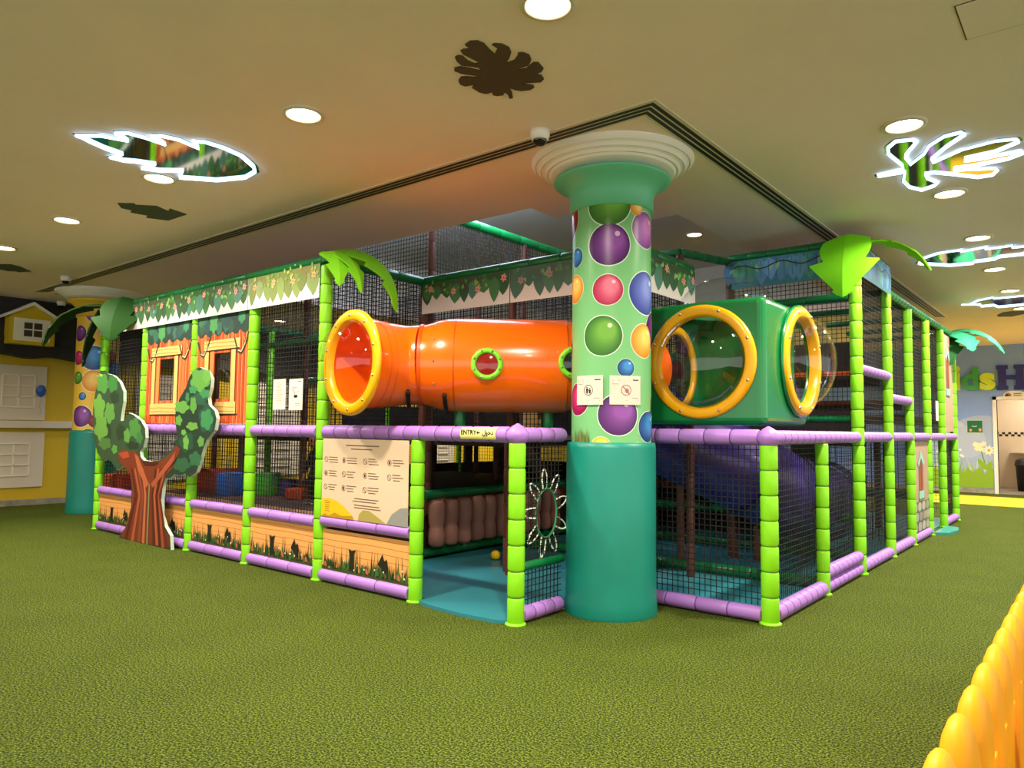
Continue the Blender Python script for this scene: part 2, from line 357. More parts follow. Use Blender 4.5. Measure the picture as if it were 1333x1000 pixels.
for a, b in (((x0-.006, y0-.006), (x0, y1+.006)), ((x1, y0-.006), (x1+.006, y1+.006)), ((x0, y0-.006), (x1, y0)), ((x0, y1), (x1, y1+.006))): mb.box((*a, ZC-.002), (*b, ZC), 1)
tag(mb.build('access_panel', [CREAM, M('#4d4335', .8)]), 'flush rectangular access panel in the ceiling at the top right corner', 'ceiling panel')

# ------------------------------------------------------------------ columns
BALL = {'green': ('#2f6e1d', '#6fae3f'), 'purple': ('#4a1663', '#8f4da8'), 'red': ('#7c1220', '#c8483f'), 'pink': ('#a8204e', '#ee6f8e'), 'orange': ('#e08a1c', '#ffd46b'),
        'blue': ('#123f7d', '#3d8fd6'), 'violet': ('#7a2a8c', '#d27fd0'), 'yellow': ('#eab510', '#ffe36a'), 'mint': ('#3aa777', '#9be3c0'), 'indigo': ('#2b3f9a', '#7c8fe0'), 'magenta': ('#8d1050', '#d6397c')}
def mixhex(a, b, t):
    A = [int(a[i:i+2], 16) for i in (1, 3, 5)]; B = [int(b[i:i+2], 16) for i in (1, 3, 5)]
    return '#' + ''.join('%02x' % round(x + (y-x)*t) for x, y in zip(A, B))
def column(cx, cy, base, label, dots, pads):
    t = thing('column', (cx, cy, 0), label, 'column'); mt = Matrix.Translation((cx, cy, 0))
    R = .279
    MB().lathe([(.318, 0), (.322, .02), (.316, .10), (.312, .25), (.312, 1.13), (.306, 1.165), (.29, 1.17), (.275, 1.165)], 48, mt, caps=False).build('base_padding', TEAL, t)
    warp = lambda x, y, l: V((cx + (R+l)*math.cos(x/R), cy + (R+l)*math.sin(x/R), y))
    A = Art((0,0,0), (1,0,0), (0,0,1), eps=.0006, warp=warp); bm = A.mi(M(base, .3, name='printed_wrap'))
    A.mb.lathe([(R, 1.1), (R, 2.86)], 64, mt, bm, caps=False)
    for (ang, z, r, c) in dots:
        x = ang*R; lo, hi = BALL[c]
        def disc(dx, dy, rr, col, l):
            n = 28; pts = []
            ctr = (x+dx, z+dy); rings = 3 if rr > .05 else 2
            prev = None
            for k in range(rings, 0, -1):
                pass
            vs = [warp(*ctr, l*A.eps)]; m_ = A.mi(M(col, .3)); fs = []
            for k in range(1, rings+1):
                for j in range(n):
                    a = 2*PI*j/n; yy = z+dy+rr*k/rings*math.sin(a)
                    vs.append(warp(x+dx+rr*k/rings*math.cos(a), min(2.82, max(1.12, yy)), l*A.eps))
            for j in range(n): fs.append((0, 1+j, 1+(j+1) % n))
            for k in range(rings-1):
                for j in range(n):
                    j2 = (j+1) % n; fs.append((1+k*n+j, 1+(k+1)*n+j, 1+(k+1)*n+j2, 1+k*n+j2))
            A.mb.add(vs, fs, m_, True)
        disc(0, 0, r*1.05, mixhex(base, '#ffffff', .7), 1)
        for k in range(11): disc(r*.0225*k, r*.025*k, r*(1-.0575*k), mixhex(lo, hi, k/10), 2+k*.5)
        disc(r*.38, r*.5, r*.12, mixhex(hi, '#ffffff', .6), 9)
    if pads:
        for k in range(60):
            ang = pads + random.uniform(-.32, .22); h = random.uniform(.04, .11); x = ang*R; w = .004; d = random.uniform(-.012, .012)
            A.poly([(x-w, 1.15), (x+w, 1.15), (x+d, 1.17+h)], random.choice(['#4b6326', '#7d8a3d', '#39501c', '#8a7b3d']), 10)
    A.build('printed_sleeve', t)
    MB().lathe([(R+.004, 2.795), (R+.018, 2.80), (R+.018, 2.90), (R+.026, 2.93), (R+.05, 2.965), (R+.09, 2.995), (.412, 3.015), (.42, 3.03), (.41, 3.04), (.3, 3.04)], 56, mt, caps=False).build('capital', M('#62c294' if base != '#f2c53c' else '#e6c03a', .45), t)
    prof = [(.30, 3.03), (.44, 3.075), (.455, 3.09), (.47, 3.088), (.485, 3.105), (.505, 3.115), (.515, 3.11), (.53, 3.13), (.545, 3.142), (.555, 3.138), (.57, 3.155), (.58, 3.17), (.58, ZC)]
    MB().lathe(prof, 64, mt, sm=False, caps=False).build('cornice_ring', M('#f1ece4', .6), t)
    return t
def cyl_hit(px, py, cx, cy, r):
    d = ray(px, py); a = d.x**2 + d.y**2; b = -2*(d.x*cx + d.y*cy); c = cx*cx + cy*cy - r*r; D = max(0, b*b - 4*a*c)
    s = (-b - math.sqrt(D)) / (2*a); p = EYEP + d*s; return math.atan2(p.y-cy, p.x-cx), p.z
CA = (-2.71, 4.43)
dots = []
for px, py, r, c in ((793,265,27,'green'),(793,318,26,'purple'),(744,290,27,'red'),(840,300,23,'violet'),(829,271,9.5,'orange'),(751,336,12.5,'blue'),(749,377,18,'orange'),(791,377,19,'pink'),
        (840,382,27,'indigo'),(784,437,24.5,'green'),(838,444,21,'orange'),(815,479,11,'blue'),(752,520,20,'magenta'),(805,540,25,'purple'),(843,556,19,'blue'),(782,583,13,'yellow'),(830,585,8,'mint'),(742,455,10,'red')):
    a, z = cyl_hit(px, py, *CA, .279); dots.append((a, z, r*5.25/F, c))
back = [(a+k, z, r, c) for (a, z, r, c) in dots[:14] for k in (2.4, 4.2)] if False else []
for k in range(14):
    dots.append((.25 + k*.62 % 2.9, 1.3 + (k*.37) % 1.2, .09 + (k % 3)*.02, random.choice(list(BALL))))
column(*CA, '#76be7c', 'fat mint green column with printed balls and teal padded base at the front', dots, math.atan2(-CA[1], -CA[0]) - .75)
CB = (-11.38, 4.36)
dots = []
for px, py, r, c in ((104,434,10,'purple'),(124,408,11,'violet'),(102,466,9,'magenta'),(122,466,15,'blue'),(101,492,8,'green'),(121,496,13,'orange'),(107,516,5,'blue'),(105,542,13,'purple'),(114,567,8,'green')):
    a, z = cyl_hit(px, py, *CB, .279); dots.append((a, z, r*11/F, c))
for k in range(16): dots.append((-.35 + k*.47 % 3.6, 1.3 + (k*.37) % 1.2, .09 + (k % 3)*.02, random.choice(list(BALL))))
column(*CB, '#f2c53c', 'yellow column with printed balls and teal base at the far left', dots, 0)
# notices on the column
def notice_on_column(px, py, w, h, label, kind):
    a, z = cyl_hit(px, py, *CA, .29); R = .292
    warp = lambda x, y, l: V((CA[0] + (R+l)*math.cos(a + x/R), CA[1] + (R+l)*math.sin(a + x/R), z + y))
    A = Art((0,0,0), (1,0,0), (0,0,1), eps=.0006, warp=warp)
    k = 8
    for i in range(k): A.rect(-w/2 + w*i/k, -h/2, -w/2 + w*(i+1)/k, h/2, M('#d9d2c6', .6), 0)
    for i in range(k): A.poly([(-w/2 + w*(i+1)/k, -h/2), (-w/2 + w*i/k, -h/2), (-w/2 + w*i/k, h/2), (-w/2 + w*(i+1)/k, h/2)], M('#d9d2c6', .6), -1.5)
    g = '#6d6a66'
    for yy, x0, x1 in ((.33, -.42, -.2), (.26, -.42, -.05 if kind else -.18), (.2, -.42, -.22), (-.36, .0, .4), (-.28, .2, .4)): A.rect(x0*w, yy*h, x1*w, yy*h+.003, g, 1)
    A.rect(.22*w, .33*h, .42*w, .33*h+.008, '#2c2c2c', 1)
    c0 = circ(0, 0, .036, 24); c1 = circ(0, 0, .032, 24); ring = '#b8463c' if kind else '#222222'
    for i in range(24): A.poly([c1[i], c0[i], c0[(i+1) % 24], c1[(i+1) % 24]], ring, 2)
    if kind:
        A.strip([(-.022, .024), (.022, -.024)], .005, ring, 3); A.poly(blob(.006, -.004, .014, .016, 5), '#8c8a88', 1)
    else:
        for x, hh in ((-.010, .0), (.012, -.008)):
            A.poly(circ(x, .017+hh, .005, 10), '#161616', 2); A.poly([(x-.008, .01+hh), (x-.006, -.022), (x+.006, -.022), (x+.008, .01+hh)], '#161616', 2)
        A.strip([(-.004, .004), (.008, -.004)], .004, '#161616', 2)
    tag(A.build('paper_notice'), label, 'paper notice')
notice_on_column(766, 508, .215, .20, 'white paper notice with black adult and child symbol on the green column', 0)
notice_on_column(815, 508, .225, .195, 'white paper notice with a red prohibition circle on the green column', 1)

# ------------------------------------------------------------------ play frame
FY, RX, ZM, ZT = 3.70, -1.735, 1.215, 2.66
LX = [-9.44, -8.32, -7.20, -6.13, -5.05, -3.90, -2.97]
RY = [4.82, 5.97, 7.06, 8.26, 9.30, 10.36, 11.40, 12.42]
def net(parent, o, u, v, w, h, p=.041, hole=None, t=.0025, mat=NET):
    """square mesh of real strands; hole = (x, y, rx, ry) leaves an oval opening"""
    o, u, v = V(o), V(u), V(v); n = u.cross(v); mb = MB()
    def bar(a, b, d):
        c = d.cross(n)
        P = [a + c*t + n*t, a - c*t + n*t, a - c*t - n*t, a + c*t - n*t]; Q = [q + (b-a) for q in P]
        mb.add(P + Q, [(0,1,5,4),(1,2,6,5),(2,3,7,6),(3,0,4,7)])
    def line(fixed, horiz):
        L = w if horiz else h; segs = [(0, L)]
        if hole:
            hx, hy, rx, ry = hole
            k = (fixed - (hy if horiz else hx)) / (ry if horiz else rx)
            if abs(k) < 1:
                e = math.sqrt(1-k*k) * (rx if horiz else ry); c = hx if horiz else hy; segs = [(0, max(0, c-e)), (min(L, c+e), L)]
        for a, b in segs:
            if b - a > .005:
                if horiz: bar(o + u*a + v*fixed, o + u*b + v*fixed, u)
                else: bar(o + v*a + u*fixed, o + v*b + u*fixed, v)
    for i in range(1, int(w/p)): line(i*w/int(w/p), False)
    for i in range(1, int(h/p)): line(i*h/int(h/p), True)
    return mb.build('net', mat, parent)
def post(parent, x, y, z0, z1, r=.052, m=(LIME, LIME_S), seg=.165): 
    mb = MB().foam((x, y, z0+.012), (x, y, z1), r, seg)
    if z0 == 0 and m[0] is LIME: mb.lathe([(.0001, 0), (r*1.25, 0), (r*1.2, .012), (r*.9, .02)], 14, Matrix.Translation((x, y, 0)), caps=False)
    return mb.build('post', list(m), parent)
def deckz(x, y):
    if -8.2 < x < -5.2 and 5.35 < y < 8.5: return .582
    if x < -5.12 and x > -9.38 and 3.8 < y < 9.8: return .427
    return .022
def rail(parent, a, b, r=.05, m=(PURP, PURP_S), seg=.19, name='rail'): return MB().foam(a, b, r, seg).build(name, list(m), parent)
U, VV, WW = V((1,0,0)), V((0,1,0)), V((0,0,1))
def cap(parent, x, y, z):
    s = MB().lathe([(.03, -.062), (.058, -.05), (.078, -.01), (.074, .02), (.04, .055), (.006, .075)], 12, Matrix.Translation((x, y, z)))
    return s.build('corner_pad', PURP, parent)

# left long frame
fl = thing('play_gym', (-7.2, FY, 0), 'long left play frame of lime green posts, purple rails and black nets', 'play structure')
for x in LX[:5]: post(fl, x, FY, 0, ZT-.05)
for a, b in zip(LX[:5], LX[1:5]):
    i = LX.index(a)
    rail(fl, (a+.05, FY, .055), (b-.05, FY, .055), seg=.34)
    rail(fl, (a+.05, FY, .47), (b-.05, FY, .47), .047, seg=.34)
    rail(fl, (a+.05, FY, ZM), (b-.05, FY, ZM), .052, seg=.18)
    net(fl, (a, FY+.045, .5), U, WW, b-a, ZM-.5)
    if i not in (1, 2): net(fl, (a, FY+.045, ZM), U, WW, b-a, ZT-ZM)
rail(fl, (LX[0], FY, ZT), (LX[4], FY, ZT), .045, (DGRN, DGRN_S), .4, 'top_pipe')
rail(fl, (LX[4], FY, ZT), (LX[4], 4.86, ZT), .045, (DGRN, DGRN_S), .4, 'top_pipe')
rail(fl, (LX[0], FY, ZT), (LX[0], 10, ZT), .045, (DGRN, DGRN_S), .4, 'top_pipe')
for y in (5.97, 8.2, 10): post(fl, LX[0], y, 0, ZT)
net(fl, (LX[0], FY, .5), VV, WW, 6.3, ZM-.5); net(fl, (LX[0], FY, ZM), VV, WW, 6.3, ZT-ZM)
net(fl, (LX[4], FY, ZM+.02), VV, WW, 1.15, ZT-ZM-.05)

BLOCKER = M('#2a1a14', .75)  # added dark blockers hide the lit wall, standing in for the dim interior
for i in range(5):
    y0 = 7.3 + i*.95; f_ = MB().box((LX[0]-.02, y0, .0), (LX[0]+.03, y0+.95, .62)); f_.box((LX[0]-.02, y0, 1.08), (LX[0]+.03, y0+.95, 1.62)); f_.box((LX[0]-.02, y0, .62), (LX[0]+.03, y0+.2, 1.08))
    f_.box((LX[0]-.02, y0, 1.95), (LX[0]+.03, y0+.95, ZT)); f_.box((LX[0]-.02, y0+.75, 1.62), (LX[0]+.03, y0+.95, 1.95)); f_.build('side_blocker', BLOCKER, fl)
for i in range(6):
    x0 = LX[0] + i*1.1; f_ = MB().box((x0, 12.0, 0), (x0+1.1, 12.05, .62)); f_.box((x0, 12.0, 1.05), (x0+1.1, 12.05, 1.7)); f_.box((x0, 12.0, .62), (x0+.4, 12.05, 1.05)); f_.box((x0, 12.0, 2.1), (x0+1.1, 12.05, ZT)); f_.build('back_blocker', BLOCKER, fl)
# entrance frame: low posts, purple header rail, nets either side of the doorway
fe = thing('entrance_gate', (-3.4, FY, 0), 'low entrance frame with doorway between lime green posts at the front', 'play structure')
post(fe, -3.90, FY, 0, ZM-.05, .052); post(fe, -2.97, FY, 0, ZM-.05, .056)
rail(fe, (-5.0, FY, ZM), (-3.03, FY, ZM), .054, seg=.165)
rail(fe, (-5.0, FY, .055), (-3.95, FY, .055), .05, seg=.36); rail(fe, (-5.0, FY, .49), (-3.95, FY, .49), .048, seg=.36)
cap(fe, -2.97, FY, ZM)
rail(fe, (-2.97, FY+.06, ZM), (-2.97, 4.2, ZM), .05, seg=.16); rail(fe, (-2.97, FY+.05, .055), (-2.97, 4.18, .055), .05, seg=.1)
hx, hy = (lambda p: (p.y, p.z))(onx(712, 668, -2.97))
net(fe, (-2.97, FY, .1), VV, WW, .5, ZM-.1, hole=(hx-FY, hy-.1, .118, .165))
rail(fe, (-2.97, FY+.06, .36), (-2.97, 4.2, .36), .03, (DGRN, DGRN_S), .4, 'low_pipe')

# right low corner frame
fr = thing('corner_cage', (RX, 4.82, 0), 'low right corner frame of lime posts, purple rails and nets under the green box', 'play structure')
post(fr, RX, 4.82, 0, ZM-.05, .058, seg=.17); post(fr, RX, 5.97, 0, ZM-.05, .052)
cap(fr, RX, 4.82, ZM)
rail(fr, (-2.93, 4.82, ZM), (RX-.06, 4.82, ZM), .054, seg=.19); rail(fr, (-2.93, 4.82, .055), (RX-.05, 4.82, .055), .05, seg=.21)
rail(fr, (RX, 4.88, ZM), (RX, RY[2]-.05, ZM), .05, seg=.13); rail(fr, (RX, 4.88, .055), (RX, 5.93, .055), .055, seg=.13)
rail(fr, (RX, 6.0, .055), (RX, RY[2]-.04, .055), .05, seg=.13); rail(fr, (RX, 6.0, .16), (RX, RY[2]-.04, .16), .05, seg=.13)
net(fr, (-2.95, 4.86, .1), U, WW, 1.2, ZM-.1); net(fr, (RX-.04, 4.82, .1), VV, WW, 2.24, ZM-.1)

# right tower frame
ft = thing('climbing_tower', (RX, 9.3, 0), 'tall right tower frame of lime green posts and purple rails receding along the net', 'play structure')
ZR = 2.72
for i, y in enumerate(RY[2:]): post(ft, RX, y, 0, (2.95, 2.93, ZR, ZR, ZR, ZR)[i] - .04, (.056, .05, .05, .05, .05, .05)[i])
for a, b in zip(RY[2:], RY[3:]):
    i = RY.index(a)
    if i != 5: rail(ft, (RX, a+.05, .055), (RX, b-.05, .055), .05, seg=.13)
    rail(ft, (RX, a+.05, ZM), (RX, b-.05, ZM), .05, seg=.13)
    if i not in (4, 5): net(ft, (RX-.04, a, .1), VV, WW, b-a, ZM-.1)
    if i != 6: net(ft, (RX-.04, a, ZM), VV, WW, b-a, (2.95 if i == 2 else ZR)-ZM)
rail(ft, (RX, RY[2]+.05, 1.84), (RX, RY[3]-.05, 1.84), .05, seg=.13); rail(ft, (RX, RY[3]+.05, 1.62), (RX, RY[4]-.05, 1.62), .05, seg=.13)
rail(ft, (RX, RY[3], ZR), (RX, RY[7], ZR), .045, (DGRN, DGRN_S), .15, 'top_pipe')
rail(ft, (-2.92, RY[2], 3.0), (RX, RY[2], 3.0), .045, (DGRN, DGRN_S), .2, 'top_pipe'); rail(ft, (RX, RY[2], 3.0), (RX, RY[3], 2.97), .045, (DGRN, DGRN_S), .2, 'top_pipe')
rail(ft, (-2.92, RY[2], 2.5), (RX-.05, RY[2], 2.5), .04, (DGRN, DGRN_S), .4, 'top_pipe')
post(ft, -2.92, RY[2], 0, 3.0, .042, (BROWN, BROWN_S), .3)
net(ft, (-2.92, RY[2]+.03, ZM), U, WW, 1.18, 3.0-ZM)
for y in RY[3:]: rail(ft, (-2.92, y, ZR), (RX, y, ZR), .035, (DGRN, DGRN_S), .5, 'top_pipe')
net(ft, (-2.92, RY[7], .1), U, WW, 1.18, ZR-.1, .06)
for z, y0, y1 in ((1.80, 7.1, 8.2), (1.58, 8.3, 9.25), (1.45, 9.3, 12.4)):
    mb = MB().box((-2.9, y0, z-.06), (RX-.06, y1, z)); mb.box((-2.9, y0-.01, z-.02), (RX-.05, y0+.05, z+.02), 1); mb.build('deck', [M('#3a241c', .7), M('#c8541e', .5)], ft)
rail(ft, (-2.9, 7.12, 1.38), (RX-.06, 7.12, 1.38), .035, (DGRN, DGRN_S), .4, 'low_pipe')

# upper frame set back behind the tube
YU, XU = 4.83, -2.77
fu = thing('upper_cage', (-3.9, YU, 0), 'set-back upper frame of brown posts and dark green pipes behind the orange tube', 'play structure')
for x, y, z1 in ((LX[4], YU, ZT), (-3.95, YU, ZT), (XU, 5.82, ZT), (XU, YU, ZT), (-4.07, 4.94, ZM), (-3.0, 6.1, 2.88), (-2.85, 6.95, ZM)): post(fu, x, y, 0, z1, .036, (BROWN, BROWN_S), .3)
rail(fu, (LX[4], YU, ZT), (XU, YU, ZT), .045, (DGRN, DGRN_S), .35, 'top_pipe'); rail(fu, (XU, YU, ZT), (XU, 5.84, ZT), .045, (DGRN, DGRN_S), .35, 'top_pipe')
rail(fu, (-3.0, 6.1, 2.9), (-2.95, 7.03, 2.98), .04, (DGRN, DGRN_S), .25, 'top_pipe'); rail(fu, (-3.0, 6.1, 2.9), (-4.6, 6.1, 2.9), .04, (DGRN, DGRN_S), .25, 'top_pipe')
net(fu, (LX[4], YU+.03, ZM), U, WW, XU-LX[4], ZT-ZM); net(fu, (XU-.03, YU, ZM), VV, WW, 1.0, ZT-ZM); net(fu, (-4.6, 6.14, ZM), U, WW, 1.6, 2.85-ZM)
# tall netted tower rising into the skylight well
fh = thing('netted_tower', (-6.2, 5.0, 0), 'brown posted net tower rising through the ceiling opening under a bright green pipe', 'play structure')
BG = M('#12a052', .3)
for x, y in ((-5.15, 5.02), (-5.15, 6.5), (-5.15, 8.0), (-7.2, 5.02), (-9.2, 5.02), (-7.2, 8.0)): post(fh, x, y, deckz(x, y), 3.40, .036, (BROWN, BROWN_S), .3)
rail(fh, (-5.15, 5.0, 3.42), (-5.15, 8.1, 3.42), .05, (BG, DGRN_S), .35, 'top_pipe'); rail(fh, (-9.2, 5.0, 3.42), (-5.15, 5.0, 3.42), .045, (DGRN, DGRN_S), .35, 'top_pipe')
net(fh, (-5.15, 5.02, ZT), VV, WW, 3.0, .74); net(fh, (-9.2, 5.02, 2.3), U, WW, 4.05, 1.1); net(fh, (-9.2, 8.0, ZT), U, WW, 4.05, .74)
for y, z in ((5.02, 2.25), (6.5, 1.95), (8.0, 2.25)): rail(fh, (-9.3, y, z), (-5.2, y, z), .04, (DGRN, DGRN_S), .4, 'cross_pipe')
net(fh, (-9.3, 8.05, ZM), U, WW, 6.3, 1.4, .06); net(fh, (-9.3, 6.5, ZM), U, WW, 4.2, 1.2, .05)
# interior posts and pipes of the lower level
fi = thing('inner_scaffold', (-5, 7.5, 0), 'inner frame of brown posts and dark green floor pipes deep behind the nets', 'play structure')
for x, y in ((-8.32, 4.9), (-7.2, 6.2), (-6.13, 5.0), (-6.13, 7.2), (-4.0, 6.6), (-3.4, 8.3), (-2.4, 8.3), (-2.3, 10.3), (-4.6, 8.6), (-8.3, 8.2), (-5.2, 10)): post(fi, x, y, deckz(x, y), ZM-.04, .04, (BROWN, BROWN_S), .3)
for a, b in (((-5.0, 6.06, .07), (-1.8, 6.06, .07)), ((-5.0, 7.6, .07), (-1.85, 7.6, .07)), ((-5.0, 7.6, .42), (-1.85, 7.6, .42)), ((-5.05, 4.85, .07), (-5.05, 8.5, .07)), ((-5.02, 4.85, .62), (-5.02, 8.5, .62)), ((-5.0, 10, .5), (-1.9, 10, .5)), ((-3.2, 4.9, .07), (-3.2, 6, .07))):
    rail(fi, a, b, .045, (DGRN, DGRN_S), .5, 'floor_pipe')
net(fi, (-9.3, 9.9, .3), U, WW, 4.2, .85, .06); net(fi, (-4.9, 8.6, .1), U, WW, 3.1, 1.05, .06)
tag(MB().box((-9.35, 5.06, 1.09), (-4.3, 7.0, 1.15)).box((-9.35, 7.0, 1.09), (-3.1, 11.9, 1.15)).build('upper_deck', M('#2d1c16', .75)), 'dark upper deck floor above the lower play level', 'deck')
# lower decks
t = thing('padded_deck', (-7.2, 6, 0), 'low brown padded deck behind the grass-printed panels', 'deck')
MB().box((-9.38, 3.80, .02), (-5.12, 9.8, .405)).build('deck_body', M('#3b2417', .8), t)
MB().box((-9.38, 3.80, .405), (-5.12, 4.35, .425)).build('front_mat', M('#c9925c', .7), t)
MB().box((-9.38, 4.35, .405), (-5.12, 9.8, .425)).build('deck_mat', M('#5a3526', .8), t)
t = thing('bench_pad', (-4.5, 9.3, 0), 'blue topped padded platform with orange edge deep inside', 'padded platform')
MB().box((-5.0, 8.9, .02), (-2.6, 9.9, .55)).build('platform_body', M('#20140f', .8), t)
MB().box((-5.0, 8.86, .5), (-2.6, 9.0, .6)).build('edge_pad', M('#d2641f', .5), t)
MB().box((-5.0, 9.0, .55), (-2.6, 9.9, .6)).build('top_mat', M('#3b4a66', .6), t)
t = thing('trampoline_pad', (-6.5, 6.2, 0), 'blue padded step with orange edges behind the bamboo log wall', 'padded platform')
MB().box((-8.2, 5.35, .427), (-5.2, 8.5, .56)).build('step_body', M('#b5501a', .5), t)
MB().box((-8.1, 5.45, .56), (-5.3, 8.4, .58)).build('top_mat', M('#31405e', .6), t)
# floor mat
mb = MB(); mb.prism([V(p) for p in ((-3.84, 3.68, 0), (-3.7, 3.64, 0), (-3.4, 3.62, 0), (-3.1, 3.64, 0), (-3.02, 3.68, 0), (-2.99, 4.84, 0), (-1.78, 4.84, 0), (-1.78, 12.4, 0), (-5.0, 12.4, 0), (-5.0, 3.76, 0), (-3.86, 3.76, 0))][::-1], (0, 0, .022))
tag(mb.build('floor_mat', M('#2f7f8c', .35, var=.06, scale=2, bump=.08, bscale=4)), 'blue-green vinyl floor mat running out of the entrance doorway', 'mat')
tag(MB().prism([V(p) for p in ((-1.7, 10.45, 0), (-1.55, 10.5, 0), (-1.5, 10.9, 0), (-1.55, 11.25, 0), (-1.7, 11.32, 0))], (0, 0, .03)).build('step_mat', M('#2f8f8c', .4)), 'small teal step mat poking out of the far right doorway', 'mat')
# log wall
t = thing('log_barrier', (-5.02, 5.6, 0), 'row of brown bamboo-like foam logs at the back of the entrance', 'padded wall')
LOG = M('#9a6a5c', .55, var=.1, scale=5)
for k in range(11):
    y = 4.98 + k*.19; P = []; R = []
    for z, r in ((.13, .06), (.16, .082), (.24, .085), (.30, .075), (.32, .07), (.35, .08), (.46, .086), (.54, .08), (.57, .06)): P.append((-4.98 + random.uniform(-.004, .004), y, z)); R.append(r)
    MB().tube(P, R, 14).build('log', LOG, t)

# ------------------------------------------------------------------ printed panels
def canopy(o, u, w, h, label, seed, tint=None, blue=False):
    random.seed(seed); A = Art(o, u, (0,0,1)); tc = lambda c: mixhex(c, tint, .45) if tint else c
    A.base([(0,0),(w,0),(w,h),(0,h)], M('#e9e0dc', .5))
    if blue:
        A.rect(0, 0, w, h, '#3f7a8a', 1)
        for k in range(int(w/.075)+1):
            x = k*.075; A.poly(leafp(x, h*.98, h*random.uniform(.8, .97), .14, -PI/2 + random.uniform(-.2, .2)), random.choice(['#5286a8', '#4a9480', '#6a9ccc', '#5a90b4', '#58aa86', '#46749a']), 2 + k % 2)
            A.strip([(x, h*.95), (x + .005, h*.3)], .004, '#1d3440', 4)
            A.poly(leafp(x+.03, h*.8, .09, .035, -PI/2 + random.uniform(-.6, .6)), random.choice(['#5a9a72', '#3f7a8a', '#88b890']), 5)
        A.strip([(w*i/16, h*(.72 + .1*math.sin(i*1.1))) for i in range(17)], .012, '#1c2230', 6)
    else:
        A.rect(0, .58*h, w, h, tc('#2f5a36'), 1)
        x = -.02; k = 0
        while x < w:
            L = h*random.choice((.45, .6, .66, .74, .78)); ww = random.uniform(.11, .18); xx = min(max(x, ww/2), w-ww/2)
            A.poly([(min(w, max(0, q[0])), q[1]) for q in leafp(xx, h*.86, L, ww, -PI/2 + random.uniform(-.12, .12), sharp=.8)], tc(random.choice(['#2f5f34', '#38703e', '#427d4a', '#2a5636', '#4a8270'])), 2 + k % 3)
            x += random.uniform(.085, .135); k += 1
        for k in range(int(w/.16)): x = random.uniform(.05, w-.15); A.strip([(x, h*.95), (x+.08, h*.8), (x+.1, h*.62)], .012, tc('#6b3c2a'), 5)
        for k in range(int(w/.035)): A.poly(leafp(random.uniform(.03, w-.04), h*random.uniform(.6, .95), .045, .03, random.uniform(0, 6.3)), tc(random.choice(['#5a9a3c', '#7ab552', '#447f38', '#92c268'])), 6)
        for k in range(int(w/.3)+1):
            cx, cy = min(w-.05, .12 + k*.3), h*random.uniform(.55, .8)
            for q in range(6): A.poly(leafp(cx, cy, .042, .02, q*PI/3 + .3), tc('#e8a090'), 7)
            A.poly(circ(cx, cy, .008, 8), '#b5452f', 8)
    return tag(A.build('canopy_banner'), label, 'banner', 'leaf-printed canopy banners')
HB = .29; zb = 2.335
canopy((-9.5, FY-.06, zb), U, 1.2, HB, 'short leaf-printed banner on the far left bay beside the yellow column', 1)
canopy((-8.29, FY-.06, zb), U, 2.12, HB, 'long leaf-printed banner above the two red plank house panels', 2)
canopy((-6.16, FY-.06, zb), U, 1.09, HB, 'leaf-printed banner with reflected yellow light painted in, left of the bright green palm leaf', 3, '#d9c56a')  # yellow tint puts reflected light into the print colours
canopy((LX[4]+.03, YU-.055, zb), U, 1.08, HB, 'leaf-printed banner above the left half of the orange tube', 4)
canopy((-3.93, YU-.055, zb), U, 1.13, HB, 'greyish leaf-printed banner above the orange tube beside the green column', 5, '#5f7f86')
canopy((XU+.055, YU+.03, zb), VV, .95, HB, 'leaf-printed banner right of the column above the green box', 6)
canopy((-2.88, RY[2]-.055, 2.68), U, 1.12, .28, 'blue leaf-printed banner across the top of the right tower', 7, blue=True)
canopy((RX+.055, RY[2]+.06, 2.68), VV, 1.1, .27, 'blue leaf-printed banner on the side of the right tower behind the palm leaf', 8, blue=True)

